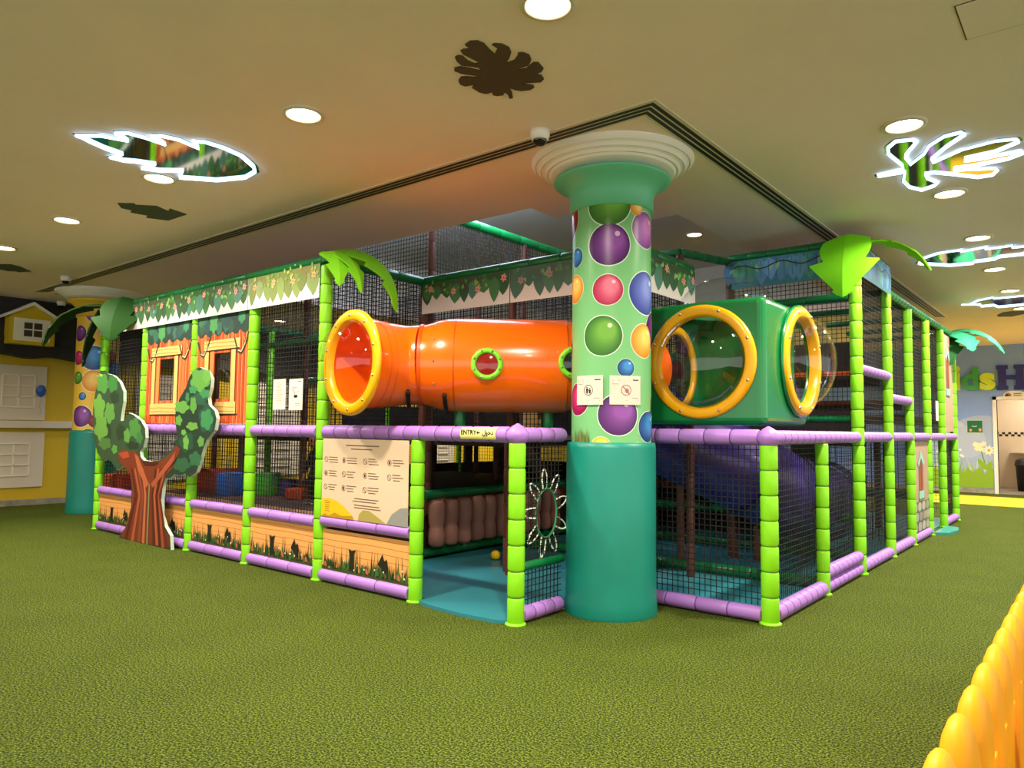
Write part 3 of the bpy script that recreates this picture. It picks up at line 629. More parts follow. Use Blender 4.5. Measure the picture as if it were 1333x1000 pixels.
def grass_panel(x0, x1, z0, z1, label, seed):
    random.seed(seed); w = x1-x0; h = z1-z0; A = Art((x0, FY-.012, z0), U, WW)
    A.base([(0,0),(w,0),(w,h),(0,h)], M('#f0a860', .5, name='printed_wood'))
    for k in range(1, 5): A.strip([(w*i/8, h*(.28+k*.16) + .004*math.sin(i+k)) for i in range(9)], .0035, '#c07a3c', 1)
    A.poly([(0, 0), (w, 0)] + [(w*(1-i/12), .03 + .012*math.sin(i*1.7+seed)) for i in range(13)], '#3f4a1c', 2)
    for k in range(int(w/.007)):
        x = random.uniform(.01, w-.01); L = random.choice((.06, .08, .1, .12)) if random.random() < .92 else .2
        d = random.uniform(-.02, .02); A.poly([(x-.007, .02), (x+.007, .02), (min(w, max(0, x+d)), .02+L)], random.choice(['#26401a', '#1c3014', '#3a5a22', '#4a6e2c', '#1a2a14']), 3 + k % 2)
    for k in range(5):
        x = w*(.1+.2*k) + random.uniform(-.02, .02)
        for q in range(7): A.poly(leafp(min(w-.02, x+random.uniform(-.03, .03)), .03, random.uniform(.05, .08), .026, PI/2 + random.uniform(-.6, .6)), random.choice(['#2f5222', '#40662c', '#20391a']), 5)
    for fx, kind in ((.37, 0), (.72, 1)):
        x = w*fx
        if kind: A.poly([(x-.05, .12), (x, .20), (x+.025, .15), (x+.05, .17), (x+.07, .10), (x+.05, .05), (x+.02, .07)], '#161a16', 6)
        else: A.poly([(x-.03, .03), (x+.03, .03), (x+.028, .16), (x+.05, .2), (x, .185), (x-.04, .2), (x-.028, .15)], '#161c18', 6)
    for fx in (.05, .55, .9): x = w*fx; A.poly([(x-.012, .03), (x+.02, .028), (x+.014, .055), (x-.003, .075), (x-.018, .06)], '#b5604a', 7); 
    for k in range(9): A.poly(circ(random.uniform(.03, w-.03), random.uniform(.04, .12), .008, 6), random.choice(['#e8e4da', '#f0d8d8', '#d8c8e0']), 8)
    return tag(A.build('printed_panel'), label, 'printed panel', 'grass-printed wood panels along the base')
for i, lb in enumerate(('grass-printed orange wood panel left of the painted tree trunk', 'grass-printed orange wood panel half hidden behind the tree trunk', 'grass-printed orange wood panel below the blue round pouf', 'grass-printed orange wood panel below the person in black', 'grass-printed orange wood panel under the rules banner')):
    grass_panel(LX[i]+.06, LX[i+1]-.06, .10, .425, lb, 20+i)

def house_panel(x0, x1, label, seed, win):
    random.seed(seed); z0, z1 = 1.275, 2.42; w = x1-x0; h = z1-z0; A = Art((x0, FY-.02, z0), U, WW)
    wx0, wx1, wy0, wy1 = win
    for R_ in (((0,0),(w,0),(w,wy0),(0,wy0)), ((0,wy1),(w,wy1),(w,h),(0,h)), ((0,wy0),(wx0,wy0),(wx0,wy1),(0,wy1)), ((wx1,wy0),(w,wy0),(w,wy1),(wx1,wy1))): A.base(R_, M('#c8401c', .5))
    n = 15
    for k in range(n):
        xa, xb = w*k/n, w*(k+1)/n - .008
        for (ya, yb) in ((0, wy0), (wy1, h)) if xa < wx1 and xb > wx0 else ((0, h),):
            A.rect(xa, ya, xb, yb, random.choice(['#d8562a', '#e4723a', '#c94a22', '#e98a50']), 1)
            A.rect(xa + .008, ya, xa + .02, yb, random.choice(['#f09a62', '#ee8a50', '#a8361a']), 2)
        A.rect(xb, 0 if not (xa < wx1 and xb > wx0) else wy1, xb+.008, h, '#5a1810', 1)
    fol = [(0, h*.79)] + [(w*i/40, h*.79 - .045*abs(math.sin(i*.47))) for i in range(41)] + [(w, h), (0, h)]
    A.poly(fol, '#23403c', 4)
    for k in range(15): A.poly(blob(random.uniform(.09, w-.09), h*random.uniform(.81, .93), .05, .065, 5, .2), random.choice(['#2c5548', '#38695a', '#2a4d52']), 5)
    A.poly(blob(w*.33, h*.87, .075, .1, 6, .3), '#4f9a5a', 6); A.poly(blob(w*.86, h*.90, .06, .075, 6, .3), '#3f8a62', 6); A.poly(blob(w*.08, h*.9, .05, .06, 6, .3), '#35755a', 6)
    if seed % 2: A.rect(w*.45, h*.93, w, h, '#4f7fae', 6)
    wood = '#f2c074'
    A.rect(wx0-.20, wy1+.03, wx1+.17, wy1+.13, wood, 7); A.rect(wx0-.20, wy0-.15, wx1+.12, wy0-.03, wood, 7)
    A.rect(wx0-.19, wy0-.03, wx0-.10, wy1+.03, wood, 5); A.rect(wx1+.01, wy0-.03, wx1+.10, wy1+.03, wood, 5); A.rect(wx0-.08, wy0-.03, wx0-.005, wy1+.03, '#e08a4a', 5)
    for yy in (wy1+.06, wy1+.1, wy0-.12, wy0-.08): A.strip([(wx0-.19, yy), (wx0, yy+.006), (wx1+.1, yy-.004)], .006, '#b97f38', 8)
    for yy in (wy1+.03, wy0-.15): A.strip([(wx0-.2, yy), (wx1+.16, yy)], .012, '#3a1c10', 8)
    for xx in (wx0-.19, wx0-.1, wx1+.01, wx1+.1): A.strip([(xx, wy0-.03), (xx, wy1+.03)], .008, '#5a2c14', 8)
    for sx in (.02, w*.74):
        A.strip([(sx, h*.72), (sx+.07, h*.60), (sx+.13, h*.585), (sx+.22, h*.69), (sx+.25, h*.76)], .022, '#31402a', 9); A.strip([(sx+.07, h*.61), (sx+.13, h*.595), (sx+.2, h*.67)], .009, '#cfd6b0', 10)
        A.strip([(sx+.2, h*.68), (sx+.15, h*.73)], .01, '#c8a45a', 10)
    t = thing('house_panel', (x0, FY-.02, z0), label, 'printed panel', 'red plank house panels')
    A.build('printed_front', t)
    m = MB(); m.add([A.pt(wx0, wy0, -2), A.pt(wx1, wy0, -2), A.pt(wx1, wy1, -2), A.pt(wx0, wy1, -2)], [(0,1,2,3)]); m.build('window_pane', VINYL, t)
house_panel(LX[1]+.06, LX[2]-.05, 'red plank house panel with window, nearer the yellow column', 31, (.32, .63, .24, .69))
house_panel(LX[2]+.05, LX[3]-.05, 'red plank house panel with window, right above the tree crown', 32, (.35, .65, .24, .69))

# tower panels on the right face
def tower_panel(y0, y1, z0, z1, label, stone):
    w, h = y1-y0, z1-z0; A = Art((RX+.01, y0, z0), VV, WW); A.base([(0,0),(w,0),(w,h),(0,h)], M('#b79c84', .6)); random.seed(int(y0*10))
    for k in range(9): A.strip([(w*(k+.5)/9 + .006*math.sin(i+k), h*i/6) for i in range(7)], .008, random.choice(['#8a6f5a', '#a58a72', '#cdb59c']), 1)
    if stone:
        A.rect(0, 0, w, h*.33, '#5f5f5c', 2)
        for r_ in range(3):
            for k in range(4): A.poly(blob(min(w-.1, w*(k+.5+.3*(r_ % 2))/4), h*.055 + r_*h*.11, w*.11, h*.05, 4, .1, 14), random.choice(['#a9a8a2', '#b9b4a8', '#8f9090', '#9c9a8a']), 3)
    cx = w*.5; b = h*.42; tp = h*.78
    A.rect(cx-.13, b, cx+.13, tp, '#7f5a44', 4); A.rect(cx-.06, b+.03, cx+.06, tp, '#b5502a', 5); A.rect(cx-.02, b+.03, cx+.02, tp, '#3a201a', 6)
    A.poly([(cx-.19, tp-.02), (cx, tp+.13), (cx+.19, tp-.02), (cx+.15, tp-.07), (cx, tp+.04), (cx-.15, tp-.07)], '#8fd0c4', 7)
    A.rect(cx-.15, b-.07, cx+.15, b+.03, '#8fd0c4', 7); A.strip([(cx-.15, b-.07), (cx+.15, b-.07)], .02, '#4f8a80', 8)
    tag(A.build('printed_panel'), label, 'printed panel', 'wood tower panels with slit windows')
tower_panel(RY[4]+.06, RY[5]-.06, .11, 1.16, 'wood and stone printed panel with slit window, low on the right tower', True)
tower_panel(RY[6]+.06, RY[7]-.06, 1.29, 2.66, 'plank printed panel with slit window, high at the far end of the right tower', False)

# rules banner
x0, z0, w, h = -4.99, .53, 1.03, .63
A = Art((x0, FY-.035, z0), U, WW); A.base([(0,0),(w,0),(w,h),(0,h)], M('#dcc2a6', .5, bump=.15, bscale=5))
tx = '#6b5548'; random.seed(5)
A.rect(.30, h-.055, .70, h-.047, tx, 1); A.rect(.36, h-.082, .62, h-.075, tx, 1)
for r_, yy in enumerate((.46, .35, .24)):
    for c_, xx in enumerate((.05, .28, .54, .82)):
        if r_ == 2 and c_ == 3: continue
        o_ = circ(xx, yy, .023, 18); i_ = circ(xx, yy, .019, 18)
        for k in range(18): A.poly([o_[k], o_[(k+1) % 18], i_[(k+1) % 18], i_[k]], '#7a4034', 1)
        if (r_ + c_) % 2 == 0: A.strip([(xx-.013, yy+.013), (xx+.013, yy-.013)], .004, '#7a4034', 2)
        else: A.poly(blob(xx, yy, .009, .013, 4, .3, 12), '#2d211c', 2)
        for k in range(3): A.rect(xx+.035 + .01*(k == 2), yy+.017-.02*k, min(w-.01, xx+.035+random.uniform(.08, .13)), yy+.0225-.02*k, tx, 1)
for yy in (.165, .145, .115, .095): A.rect(.36 + random.uniform(0, .06), yy, .36+random.uniform(.3, .38), yy+.006, tx, 1)
A.poly([(0, 0), (.42, 0), (.40, .03), (.30, .09), (.2, .135), (.1, .15), (0, .14)], '#eebd18', 2)
for k in range(6): A.rect(.05, .125-.016*k, .05+random.uniform(.05, .1), .129-.016*k, '#8a6a10', 3)
A.poly([(0, 0), (.05, .025), (.1, .01), (.18, .04), (.26, .02), (.4, .03), (.42, 0)], '#b98a14', 3)
A.poly([(.47, 0), (.48, .05), (.53, .085), (.60, .085), (.70, .045), (.8, 0)], '#a89a50', 2)
A.poly([(.80, 0), (.86, .08), (.95, .13), (w, .14), (w, 0)], '#8f8f8c', 2)
tag(A.build('rules_banner'), 'beige rules banner with rows of small circle icons beside the entrance', 'banner')
def notice(px, py, w, h, label, kind):
    p = ony(px, py, FY-.02); A = Art((p.x-w/2, FY-.02, p.z-h/2), U, WW); A.base([(0,0),(w,0),(w,h),(0,h)], M('#e8dccf', .6), .002)
    if kind:
        A.rect(w*.2, h*.82, w*.5, h*.835, '#777', 1) if False else A.rect(w*.62, h*.9, w*.88, h*.92, '#333333', 1)
        for k in range(3): A.rect(w*.2, h*(.72-.05*k), w*(.6-.1*k), h*(.735-.05*k), '#9c7f74', 1)
        A.poly(circ(w*.5, h*.44, .03, 16, .014), '#151515', 1); A.strip([(w*.35, h*.6), (w*.45, h*.55), (w*.42, h*.5)], .006, '#151515', 1); A.strip([(w*.7, h*.62), (w*.62, h*.55)], .006, '#151515', 1)
        for k in range(2): A.rect(w*.45, h*(.15+.05*k), w*.85, h*(.162+.05*k), '#b0655a', 1)
    else:
        for k in range(11): A.rect(w*(.2+.1*(k % 2)), h*(.88-.065*k), w*(.8-.07*(k % 3)), h*(.892-.065*k), '#8a7a72', 1)
    tag(A.build('paper_notice'), label, 'paper notice')
notice(363.5, 513.5, .19, .27, 'left of two white paper notices on the net, text only', 0)
notice(385, 513.5, .20, .27, 'right of two white paper notices on the net, with a small black picture', 1)
p = onx(1220, 535, RX+.02); A = Art((RX+.02, p.y-.09, p.z-.13), VV, WW); A.base([(0,0),(.18,0),(.18,.26),(0,.26)], M('#ebe6e0', .6), .002)
for k in range(6): A.rect(.03, .04+k*.03, .14, .044+k*.03, '#8a8a8a', 1)
tag(A.build('paper_notice'), 'narrow white paper notice on a tower post near the far end', 'paper notice')
# entry tag wrapped on the purple rail
pa, pb = ony(612, 566, FY), ony(646, 566, FY); xm = (pa.x+pb.x)/2; wt = .32; R = .0575
warp = lambda x, y, l: V((xm + x, FY - (R+l)*math.cos(y/R), ZM + (R+l)*math.sin(y/R)))
A = Art((0,0,0), (1,0,0), (0,0,1), eps=.0006, warp=warp)
for k in range(8): A.rect(-wt/2, -.035+.09*k/8, wt/2, -.035+.09*(k+1)/8, '#ece78c', 0)
t = thing('entry_label', (xm, FY-R, ZM), 'pale yellow ENTRY label stuck on the purple rail over the doorway', 'label sign')
A.build('label_strip', t)
mt = Matrix.Translation((xm-.082, FY-R-.0004, ZM+.012)) @ Matrix.Rotation(PI/2, 4, 'X')
text_mesh('lettering', 'ENTRY', .046, BLK, mt, t, .0004, .0012)
text_mesh('lettering', '\uFEDD\uFEEE\uFEA7\uFEA9', .044, BLK, Matrix.Translation((xm+.092, FY-R-.0004, ZM+.012)) @ Matrix.Rotation(PI/2, 4, 'X'), t, .0004, .0012)
MB().prism([V((xm-.008+dx, FY-R-.002, ZM+.012+dz)) for dx, dz in ((0, 0), (.012, .012), (.012, .004), (.03, .004), (.03, -.004), (.012, -.004), (.012, -.012))], (0, .002, 0)).build('arrow', BLK, t)

# ------------------------------------------------------------------ painted tree cut-out
def tp(L_): return [(lambda q: (q.x, q.z))(ony(120 + x/4, 470 + y/4, 3.58)) for x, y in L_]
TO = [(140,915),(180,860),(205,760),(208,660),(200,590),(165,545),(130,568),(105,530),(80,508),(60,520),(30,480),(15,420),(5,330),(8,240),(20,160),(40,95),(75,65),(110,75),(145,110),(165,160),(165,210),(155,270),(150,312),(165,312),(190,270),(215,280),(255,310),(278,350),(280,400),(268,450),(252,470),(255,500),(270,518),(310,523),(350,520),(385,490),(430,450),(445,400),(440,350),(432,300),(440,240),(460,190),(490,140),(510,80),(530,50),(560,32),(600,50),(622,90),(618,140),(605,190),(610,230),(640,260),(650,300),(640,360),(600,410),(580,460),(565,520),(545,580),(510,605),(485,585),(460,600),(430,590),(410,610),(380,610),(370,650),(362,720),(362,800),(380,860),(408,910),(412,975),(290,955)]
tb = tp(TO); x_c = sum(p[0] for p in tb)/len(tb)
tb = [(x, max(z, 0)) for x, z in tb]
tb[0] = (tb[0][0], 0); tb[-1] = (tb[-1][0], 0); tb[-2] = (tb[-2][0], 0)
t = thing('tree_cutout', (-7.65, 3.60, 0), 'painted wooden tree cut-out with brown trunk and two green crowns before the frame', 'tree decoration')
A = Art((0, 3.575, 0), U, WW); A.base(tb[::-1] if False else tb, M('#2a463a', .5), .035, M('#cfe3cf', .5))
A.build('board', t)
def crown(name, polys):
    B = Art((0, 3.575, 0), U, WW)
    for pts, col, l in polys: B.poly(tp(pts), col, l)
    B.build(name, t)
random.seed(3)
def splotch(x, y, rx, ry, c, l): return (blob(x, y, rx, ry, 5, .35, 30, random.uniform(0, 6))[::-1], c, l)
crown('crown', [([(8,240),(20,160),(40,95),(75,65),(110,75),(145,110),(163,160),(160,220),(148,312),(165,318),(190,275),(250,312),(274,352),(275,400),(262,450),(235,480),(180,500),(150,545),(130,562),(105,525),(80,503),(60,515),(32,478),(16,420),(7,330)][::-1], '#34503a', 1),
  splotch(60,120,30,45,'#4f8f45',3), splotch(110,120,25,40,'#3f7f42',3), splotch(40,240,28,60,'#6aa548',3), splotch(95,270,25,50,'#5d9a48',3), splotch(50,350,32,60,'#67a048',3), splotch(70,430,30,30,'#4a7a40',3),
  splotch(120,460,14,22,'#5a9a45',3), splotch(185,390,16,35,'#5d9a4a',3), splotch(225,350,28,50,'#4a8a45',3), splotch(250,400,16,30,'#3c7a48',3), splotch(120,190,22,30,'#26402e',2), splotch(150,370,20,40,'#24402c',2), splotch(90,380,12,60,'#26402e',2), splotch(215,440,30,20,'#1f3a2a',2), splotch(60,60,20,10,'#2e4f36',2)])
crown('crown', [([(445,400),(440,350),(434,300),(442,240),(462,190),(492,140),(512,80),(532,53),(560,36),(598,53),(617,92),(612,140),(600,190),(604,232),(634,263),(644,300),(634,358),(595,410),(575,460),(560,520),(540,578),(508,598),(485,582),(460,594),(430,585),(408,603),(395,600),(400,560),(430,500)][::-1], '#1f3a2e', 1),
  splotch(565,100,45,55,'#5f9f48',3), splotch(600,80,20,35,'#6aa84c',4), splotch(530,150,20,20,'#3c8a58',3), splotch(590,170,24,22,'#3c8a58',3), splotch(470,240,35,30,'#62a04a',3), splotch(530,230,16,40,'#5a9a48',3), splotch(500,190,10,25,'#3c7f50',3), splotch(600,305,30,50,'#3a8a56',3), splotch(525,340,28,20,'#6aa04a',3), splotch(455,310,16,25,'#62a04a',3),
  splotch(495,420,35,50,'#24503a',2), splotch(492,425,14,36,'#6aa84c',3), splotch(570,420,16,26,'#5d9a4a',3), splotch(480,372,12,14,'#6aa84c',3), splotch(540,510,30,35,'#2f6a48',2), splotch(470,540,40,35,'#2c5f44',2), splotch(560,200,40,30,'#2a5a44',2), splotch(600,300,38,70,'#275244',2)])
crown('trunk', [([(145,912),(183,860),(210,760),(213,660),(203,590),(175,555),(150,530),(135,495),(160,460),(190,470),(235,470),(250,500),(268,522),(310,528),(350,525),(390,500),(425,470),(440,440),(462,455),(450,500),(420,560),(385,600),(366,650),(357,720),(357,800),(374,860),(402,910),(406,970),(290,952),(200,930)][::-1], '#7a3322', 2)] +
  [([(a,930+k*6),(a+14,932+k*6),(b+10,700),(c+9,560),(c,560),(b,700)][::-1], col, 4) for k, (a, b, c, col) in enumerate(((170,228,205,'#57201a'),(205,246,222,'#b0583c'),(240,262,240,'#8c4630'),(262,276,262,'#c06a48'),(318,312,330,'#57201a'),(335,322,345,'#b0583c'),(350,335,362,'#4a1c16'),(365,345,378,'#a04c34'),(385,350,390,'#63281c')))] +
  [([(225,480),(245,500),(300,640),(285,660),(240,560)][::-1], '#b8613f', 5), ([(310,640),(395,530),(440,470),(430,520),(320,660)][::-1], '#a8543a', 5), ([(262,524),(352,528),(330,546),(280,544)][::-1], '#4a1f16', 5), ([(286,955),(294,956),(306,640),(300,640)][::-1], '#7f8a5a', 6), ([(140,480),(190,470),(200,500),(165,510)][::-1], '#b04a32', 5), ([(408,560),(450,490),(462,458),(440,520)][::-1], '#3a2018', 6)])

# ------------------------------------------------------------------ orange crawl tube
def frame_of(c, n):
    """matrix whose local z points along n"""
    n = V(n).normalized(); return Matrix.Translation(c) @ n.to_track_quat('Z', 'Y').to_matrix().to_4x4()
def bolts(mb, mt, r, k, z, mi=0, s=.011):
    for i in range(k):
        a = 2*PI*(i+.5)/k; mb.lathe([(s, 0), (s*.8, .006), (1e-4, .009)], 8, mt @ Matrix.Translation((r*math.cos(a), r*math.sin(a), z)), mi, caps=False)
def dome(mt, r, hgt, n=40, k=12): return MB().lathe([(max(1e-4, r*math.cos(PI/2*i/k)), hgt*math.sin(PI/2*i/k)) for i in range(k+1)], n, mt, caps=False)
def porthole(parent, c, n, r=.115, glass='#7d1410', ring='#7ed321'):
    mt = frame_of(c, n); p = MB().lathe([(r*.66, -.02), (r*.68, .014), (r*.8, .020), (r*.96, .016), (r, .004), (r, -.03)], 32, mt, caps=False)
    bolts(p, mt, r*.84, 8, .018, 1, .009); o = p.build('porthole_ring', [M(ring, .35), STEEL], parent); parent = o
    MB().lathe([(r*.7, .004), (r*.4, .012), (1e-4, .014)], 28, mt, caps=False).build('porthole_glass', M(glass, .08, spec=.8), parent)
ZT0 = 1.755
tube = thing('crawl_tube', (-3.9, 4.1, ZT0), 'big orange plastic crawl tube with clear dome end over the entrance', 'crawl tube')
def bez(P0, P1, P2, n): return [V(P0)*(1-t)**2 + V(P1)*2*t*(1-t) + V(P2)*t*t for t in (i/n for i in range(n+1))]
FC = V((-4.43, 3.49, 1.745)); D2 = V((.775, .632, 0))
C1 = V((-4.20, 4.02, ZT0)); B0 = C1 + D2*.12; B1 = C1 + D2*1.30
pa = bez(FC + V((0, .0, 0)), FC + V((.02, .40, 0)), C1, 14)
ra = [.36 - .045*min(1, i/10) for i in range(15)]
MB().tube(pa, ra, 40, caps=False).build('tube_elbow', ORNG, tube)
seg = [C1 + D2*x for x in (0, .03, .08, .14, .20, .26, .34, .8, 1.12, 1.18, 1.22)]
MB().tube(seg, [.318, .32, .335, .355, .366, .370, .372, .372, .370, .355, .33], 44, caps=False).build('tube_body', ORNG, tube)
MB().tube([C1 - D2*.012, C1 + D2*.012], [.325, .325], 40, caps=False).build('seam_band', M('#d95205', .3), tube)
e0 = C1 + D2*1.22
MB().tube(bez(e0, e0 + D2*.22, e0 + V((.22, .62, 0)), 10), .325, 36, caps=False).build('tube_outlet', ORNG, tube)
for x, rr in ((.27, .3725), (1.13, .3715)): MB().tube([C1 + D2*(x-.004), C1 + D2*(x+.004)], [rr, rr], 44, caps=False).build('seam_band', M('#b84605', .4), tube)
for i in (3, 5): MB().tube([pa[i] - (pa[i+1]-pa[i]).normalized()*.004, pa[i] + (pa[i+1]-pa[i]).normalized()*.004], [ra[i]+.003]*2, 40, caps=False).build('seam_band', M('#d95205', .4), tube)
FN = V((-.14, -.99, 0)); mt = frame_of(FC, FN); mb = MB().lathe([(.315, -.03), (.318, .012), (.335, .022), (.385, .024), (.402, .012), (.405, -.012), (.37, -.03)], 56, mt, caps=False); bolts(mb, mt, .36, 10, .023, 1)
fo = mb.build('flange_ring', [YELL, STEEL], tube)
dome(frame_of(FC + FN*.015, FN), .325, .20).build('clear_dome', GLASS, fo)
nrm = V((.632, -.775, .0))
for px, py, g in ((634, 474, '#8a1712'), (748, 472, '#10191d')):
    d = ray(px, py); t_ = ((C1 - EYEP).dot(nrm) + .372) / d.dot(nrm); h_ = EYEP + d*t_
    porthole(tube, h_ - nrm*.004, nrm, .122, g)
p = onx(488, 485, FC.x - .33); MB().lathe([(.10, 0), (1e-4, .001)], 24, frame_of((FC.x-.33+.03, p.y, p.z), (1, .1, 0)), caps=False).build('porthole_glass', M('#1d1a1a', .2), tube)
for k, (i, s) in enumerate(((12, pa), )):
    c = pa[11]; d = (pa[12]-pa[11]).normalized(); mb = MB()
    nn = V((d.y, -d.x, 0)); P = [c + (nn*math.cos(a) + V((0,0,1))*math.sin(a))*.335 for a in (-1.5+.1*j for j in range(9))]; mb.tube(P, .016, 6); mb.build('bracket', BLK, tube)
nn = V((D2.y, -D2.x, 0)); c = C1 + D2*.20
P = [c + (nn*math.cos(a) + V((0,0,1))*math.sin(a))*.376 for a in (-1.5+.1*j for j in range(9))]; MB().tube(P, .016, 6).build('bracket', BLK, tube)
for j in range(5): MB().lathe([(.009, 0), (1e-4, .007)], 8, frame_of(C1 + D2*.12 + (nn*math.cos(-1+j*.5) + V((0,0,1))*math.sin(-1+j*.5))*.35, nn), caps=False).build('bolt', STEEL, tube)
for q in (C1 + D2*.3, C1 + D2*1.0): MB().foam((q.x, q.y, ZM+.05), (q.x, q.y, ZT0-.36), .045, .3).build('support_leg', [DGRN, DGRN_S], tube)

# ------------------------------------------------------------------ green bubble box
def boolean_box(a, b, wall, bevel, holes):
    def cube(a, b):
        m = bpy.data.meshes.new('c'); mb = MB().box(a, b); m.from_pydata(mb.v, [], mb.f); o = bpy.data.objects.new('c', m); C.objects.link(o); return o
    o = cube(a, b); bv = o.modifiers.new('b', 'BEVEL'); bv.width = bevel; bv.segments = 4
    cs = [cube([x+wall for x in a], [x-wall for x in b])]
    for c, axis, r, L in holes:
        mt = frame_of(c, axis); mb = MB().lathe([(r, -L), (r, L)], 48, mt, sm=False); m = bpy.data.meshes.new('h'); m.from_pydata(mb.v, [], mb.f); h = bpy.data.objects.new('h', m); C.objects.link(h); cs.append(h)
    for c in cs:
        md = o.modifiers.new('d', 'BOOLEAN'); md.operation = 'DIFFERENCE'; md.solver = 'EXACT'; md.object = c
    dg = bpy.context.evaluated_depsgraph_get(); me = bpy.data.meshes.new_from_object(o.evaluated_get(dg))
    for c in cs + [o]: bpy.data.objects.remove(c)
    return me
bx0, bx1, by0, by1, bz0, bz1 = -2.73, -1.80, 4.94, 5.86, 1.30, 2.20
cxm, cym, czm = (bx0+bx1)/2, (by0+by1)/2, (bz0+bz1)/2
box = thing('bubble_box', (cxm, cym, bz0), 'green plastic play box with yellow ringed clear dome windows beside the column', 'play box')
RH = .345; FCX = ony(912, 471, by0); RCY = onx(1040, 471, bx1)
hl = [((FCX.x, by0, FCX.z), (0, -1, 0), RH, .1), ((bx1, RCY.y, RCY.z), (1, 0, 0), RH, .1), ((bx0, cym, czm), (-1, 0, 0), .32, .1), ((cxm, cym, bz1), (0, 0, 1), .33, .1)]
me = boolean_box((bx0, by0, bz0), (bx1, by1, bz1), .035, .05, hl)
me.transform(Matrix.Translation(-box.location)); me.materials.clear(); me.materials.append(GREENBOX); me.name = 'box_shell'
o = bpy.data.objects.new('box_shell', me); C.objects.link(o); o.parent = box
for (c, n, rr, dd, ri, ro) in ((V((FCX.x, by0, FCX.z)), V((0,-1,0)), RH, .16, .335, .415), (V((bx1+.025, RCY.y, RCY.z)), V((1,0,0)), RH, .22, .335, .415)):
    mt = frame_of(c, n); mb = MB().lathe([(ri, -.05), (ri, .014), (ri+.015, .026), (ro-.02, .026), (ro, .012), (ro, -.02)], 56, mt, caps=False); bolts(mb, mt, (ri+ro)/2+.01, 8, .026, 1)
    wo = mb.build('window_ring', [YELL, STEEL], box); dome(frame_of(c + n*.012, n), ri+.005, dd).build('clear_dome', GLASS, wo)
MB().lathe([(.35, -.05), (.365, .0), (.43, .0), (.43, .027), (.35, .027)], 48, frame_of((bx1-.002, RCY.y, RCY.z), (1,0,0)), caps=False).build('window_collar', GREENBOX, box)
mt = frame_of((bx0, cym, czm), (1,0,0)); MB().lathe([(.29, .03), (.29, .06), (.35, .06), (.35, .03)], 40, mt, caps=False).build('window_ring', YELL, box)
MB().lathe([(.33, 0), (.35, .012), (.38, .012), (.38, 0)], 44, frame_of((cxm, cym, bz1), (0,0,1)), caps=False).build('top_flange', clear_mat('clear_flange', (.9,.9,.9,1)), box)
dome(frame_of((cxm, cym, bz1+.004), (0,0,1)), .36, .24).build('clear_dome', GLASS, box)
t = thing('slide_mouth', (bx0-.3, cym, czm), 'purple opening seen through the green box window', 'tube') if False else None
# ------------------------------------------------------------------ purple tube slide
sl = thing('tube_slide', (-2.4, 7.0, 0), 'dark purple plastic tube slide descending behind the net under the green box', 'slide')
P = [V(q) for q in ((-3.6, 5.95, 1.45), (-3.3, 6.05, 1.30), (-2.95, 6.2, 1.12), (-2.65, 6.4, .95), (-2.46, 6.65, .80), (-2.40, 6.95, .70), (-2.38, 7.3, .63), (-2.38, 7.7, .58), (-2.38, 8.05, .54))]
def smooth(P, k=4):
    o = []
    for i in range(len(P)-1):
        p0, p1, p2, p3 = P[max(0, i-1)], P[i], P[i+1], P[min(len(P)-1, i+2)]
        for j in range(k):
            t = j/k; o.append(.5*((2*p1) + (p2-p0)*t + (2*p0-5*p1+4*p2-p3)*t*t + (3*p1-p0-3*p2+p3)*t**3))
    return o + [P[-1]]
S = smooth(P); MB().tube(S, .375, 36, caps=False).build('slide_tube', PURSL, sl)
for i in (14, 20, 27): MB().tube([S[i] - (S[i+1]-S[i]).normalized()*.03, S[i] + (S[i+1]-S[i]).normalized()*.03], [.395, .395], 36, caps=False).build('joint_band', M('#27175a', .35), sl)
MB().tube([S[-1] - V((0,.02,0)), S[-1] + V((0,.12,-.01)), S[-1] + V((0,.14,-.01))], [.39, .43, .40], 36, caps=False).build('exit_collar', M('#27175a', .3), sl)
MB().foam((-2.6, 6.9, 0), (-2.6, 6.9, .36), .04, .3).build('slide_leg', [BROWN, BROWN_S], sl)

# ------------------------------------------------------------------ palm leaves
def frond(parent, base, az, L, w, a0, a1, col, notch=5, fold=.25, roll=0):
    """one drooping leaf blade: notched outline, folded along its midrib"""
    n = 28; p = V(base); d0 = V((math.cos(az), math.sin(az), 0)); side = V((-d0.y, d0.x, 0)); mb = MB(); vs = []; cw = []
    for i in range(n+1):
        t = i/n; a = a0 + (a1-a0)*t; tan = d0*math.cos(a) + V((0,0,1))*math.sin(a); up = -d0*math.sin(a) + V((0,0,1))*math.cos(a)
        env = math.sin(PI*min(1, t**.8*.97+.03))**.7; saw = (t*notch) % 1
        h = w/2*env*(1 - .45*saw*(1 if .12 < t < .9 else 0)) if notch else w/2*env
        if t > .97: h = .002
        sd = (side*math.cos(roll) + up*math.sin(roll)); u2 = (up*math.cos(roll) - side*math.sin(roll))
        vs += [p + sd*h - u2*h*fold, p + u2*.006, p - sd*h - u2*h*fold]; p = p + tan*(L/n)
    for i in range(n):
        for j in (0, 1): mb.add([], [], 0); mb.f.append([i*3+j, i*3+j+1, i*3+j+4, i*3+j+3]); mb.m.append(0); mb.s.append(False)
    mb.v = [tuple(v) for v in vs]
    o = mb.build('leaf_blade', M(col, .7, spec=.25), parent); s = o.modifiers.new('thick', 'SOLIDIFY'); s.thickness = .014; s.offset = 0
    return o
PL = 'palm leaf decorations on top of posts'
t = thing('palm_leaf', (LX[4], FY, ZT+.02), 'bright green foam palm leaf drooping beside the orange tube dome', 'palm leaf', PL)
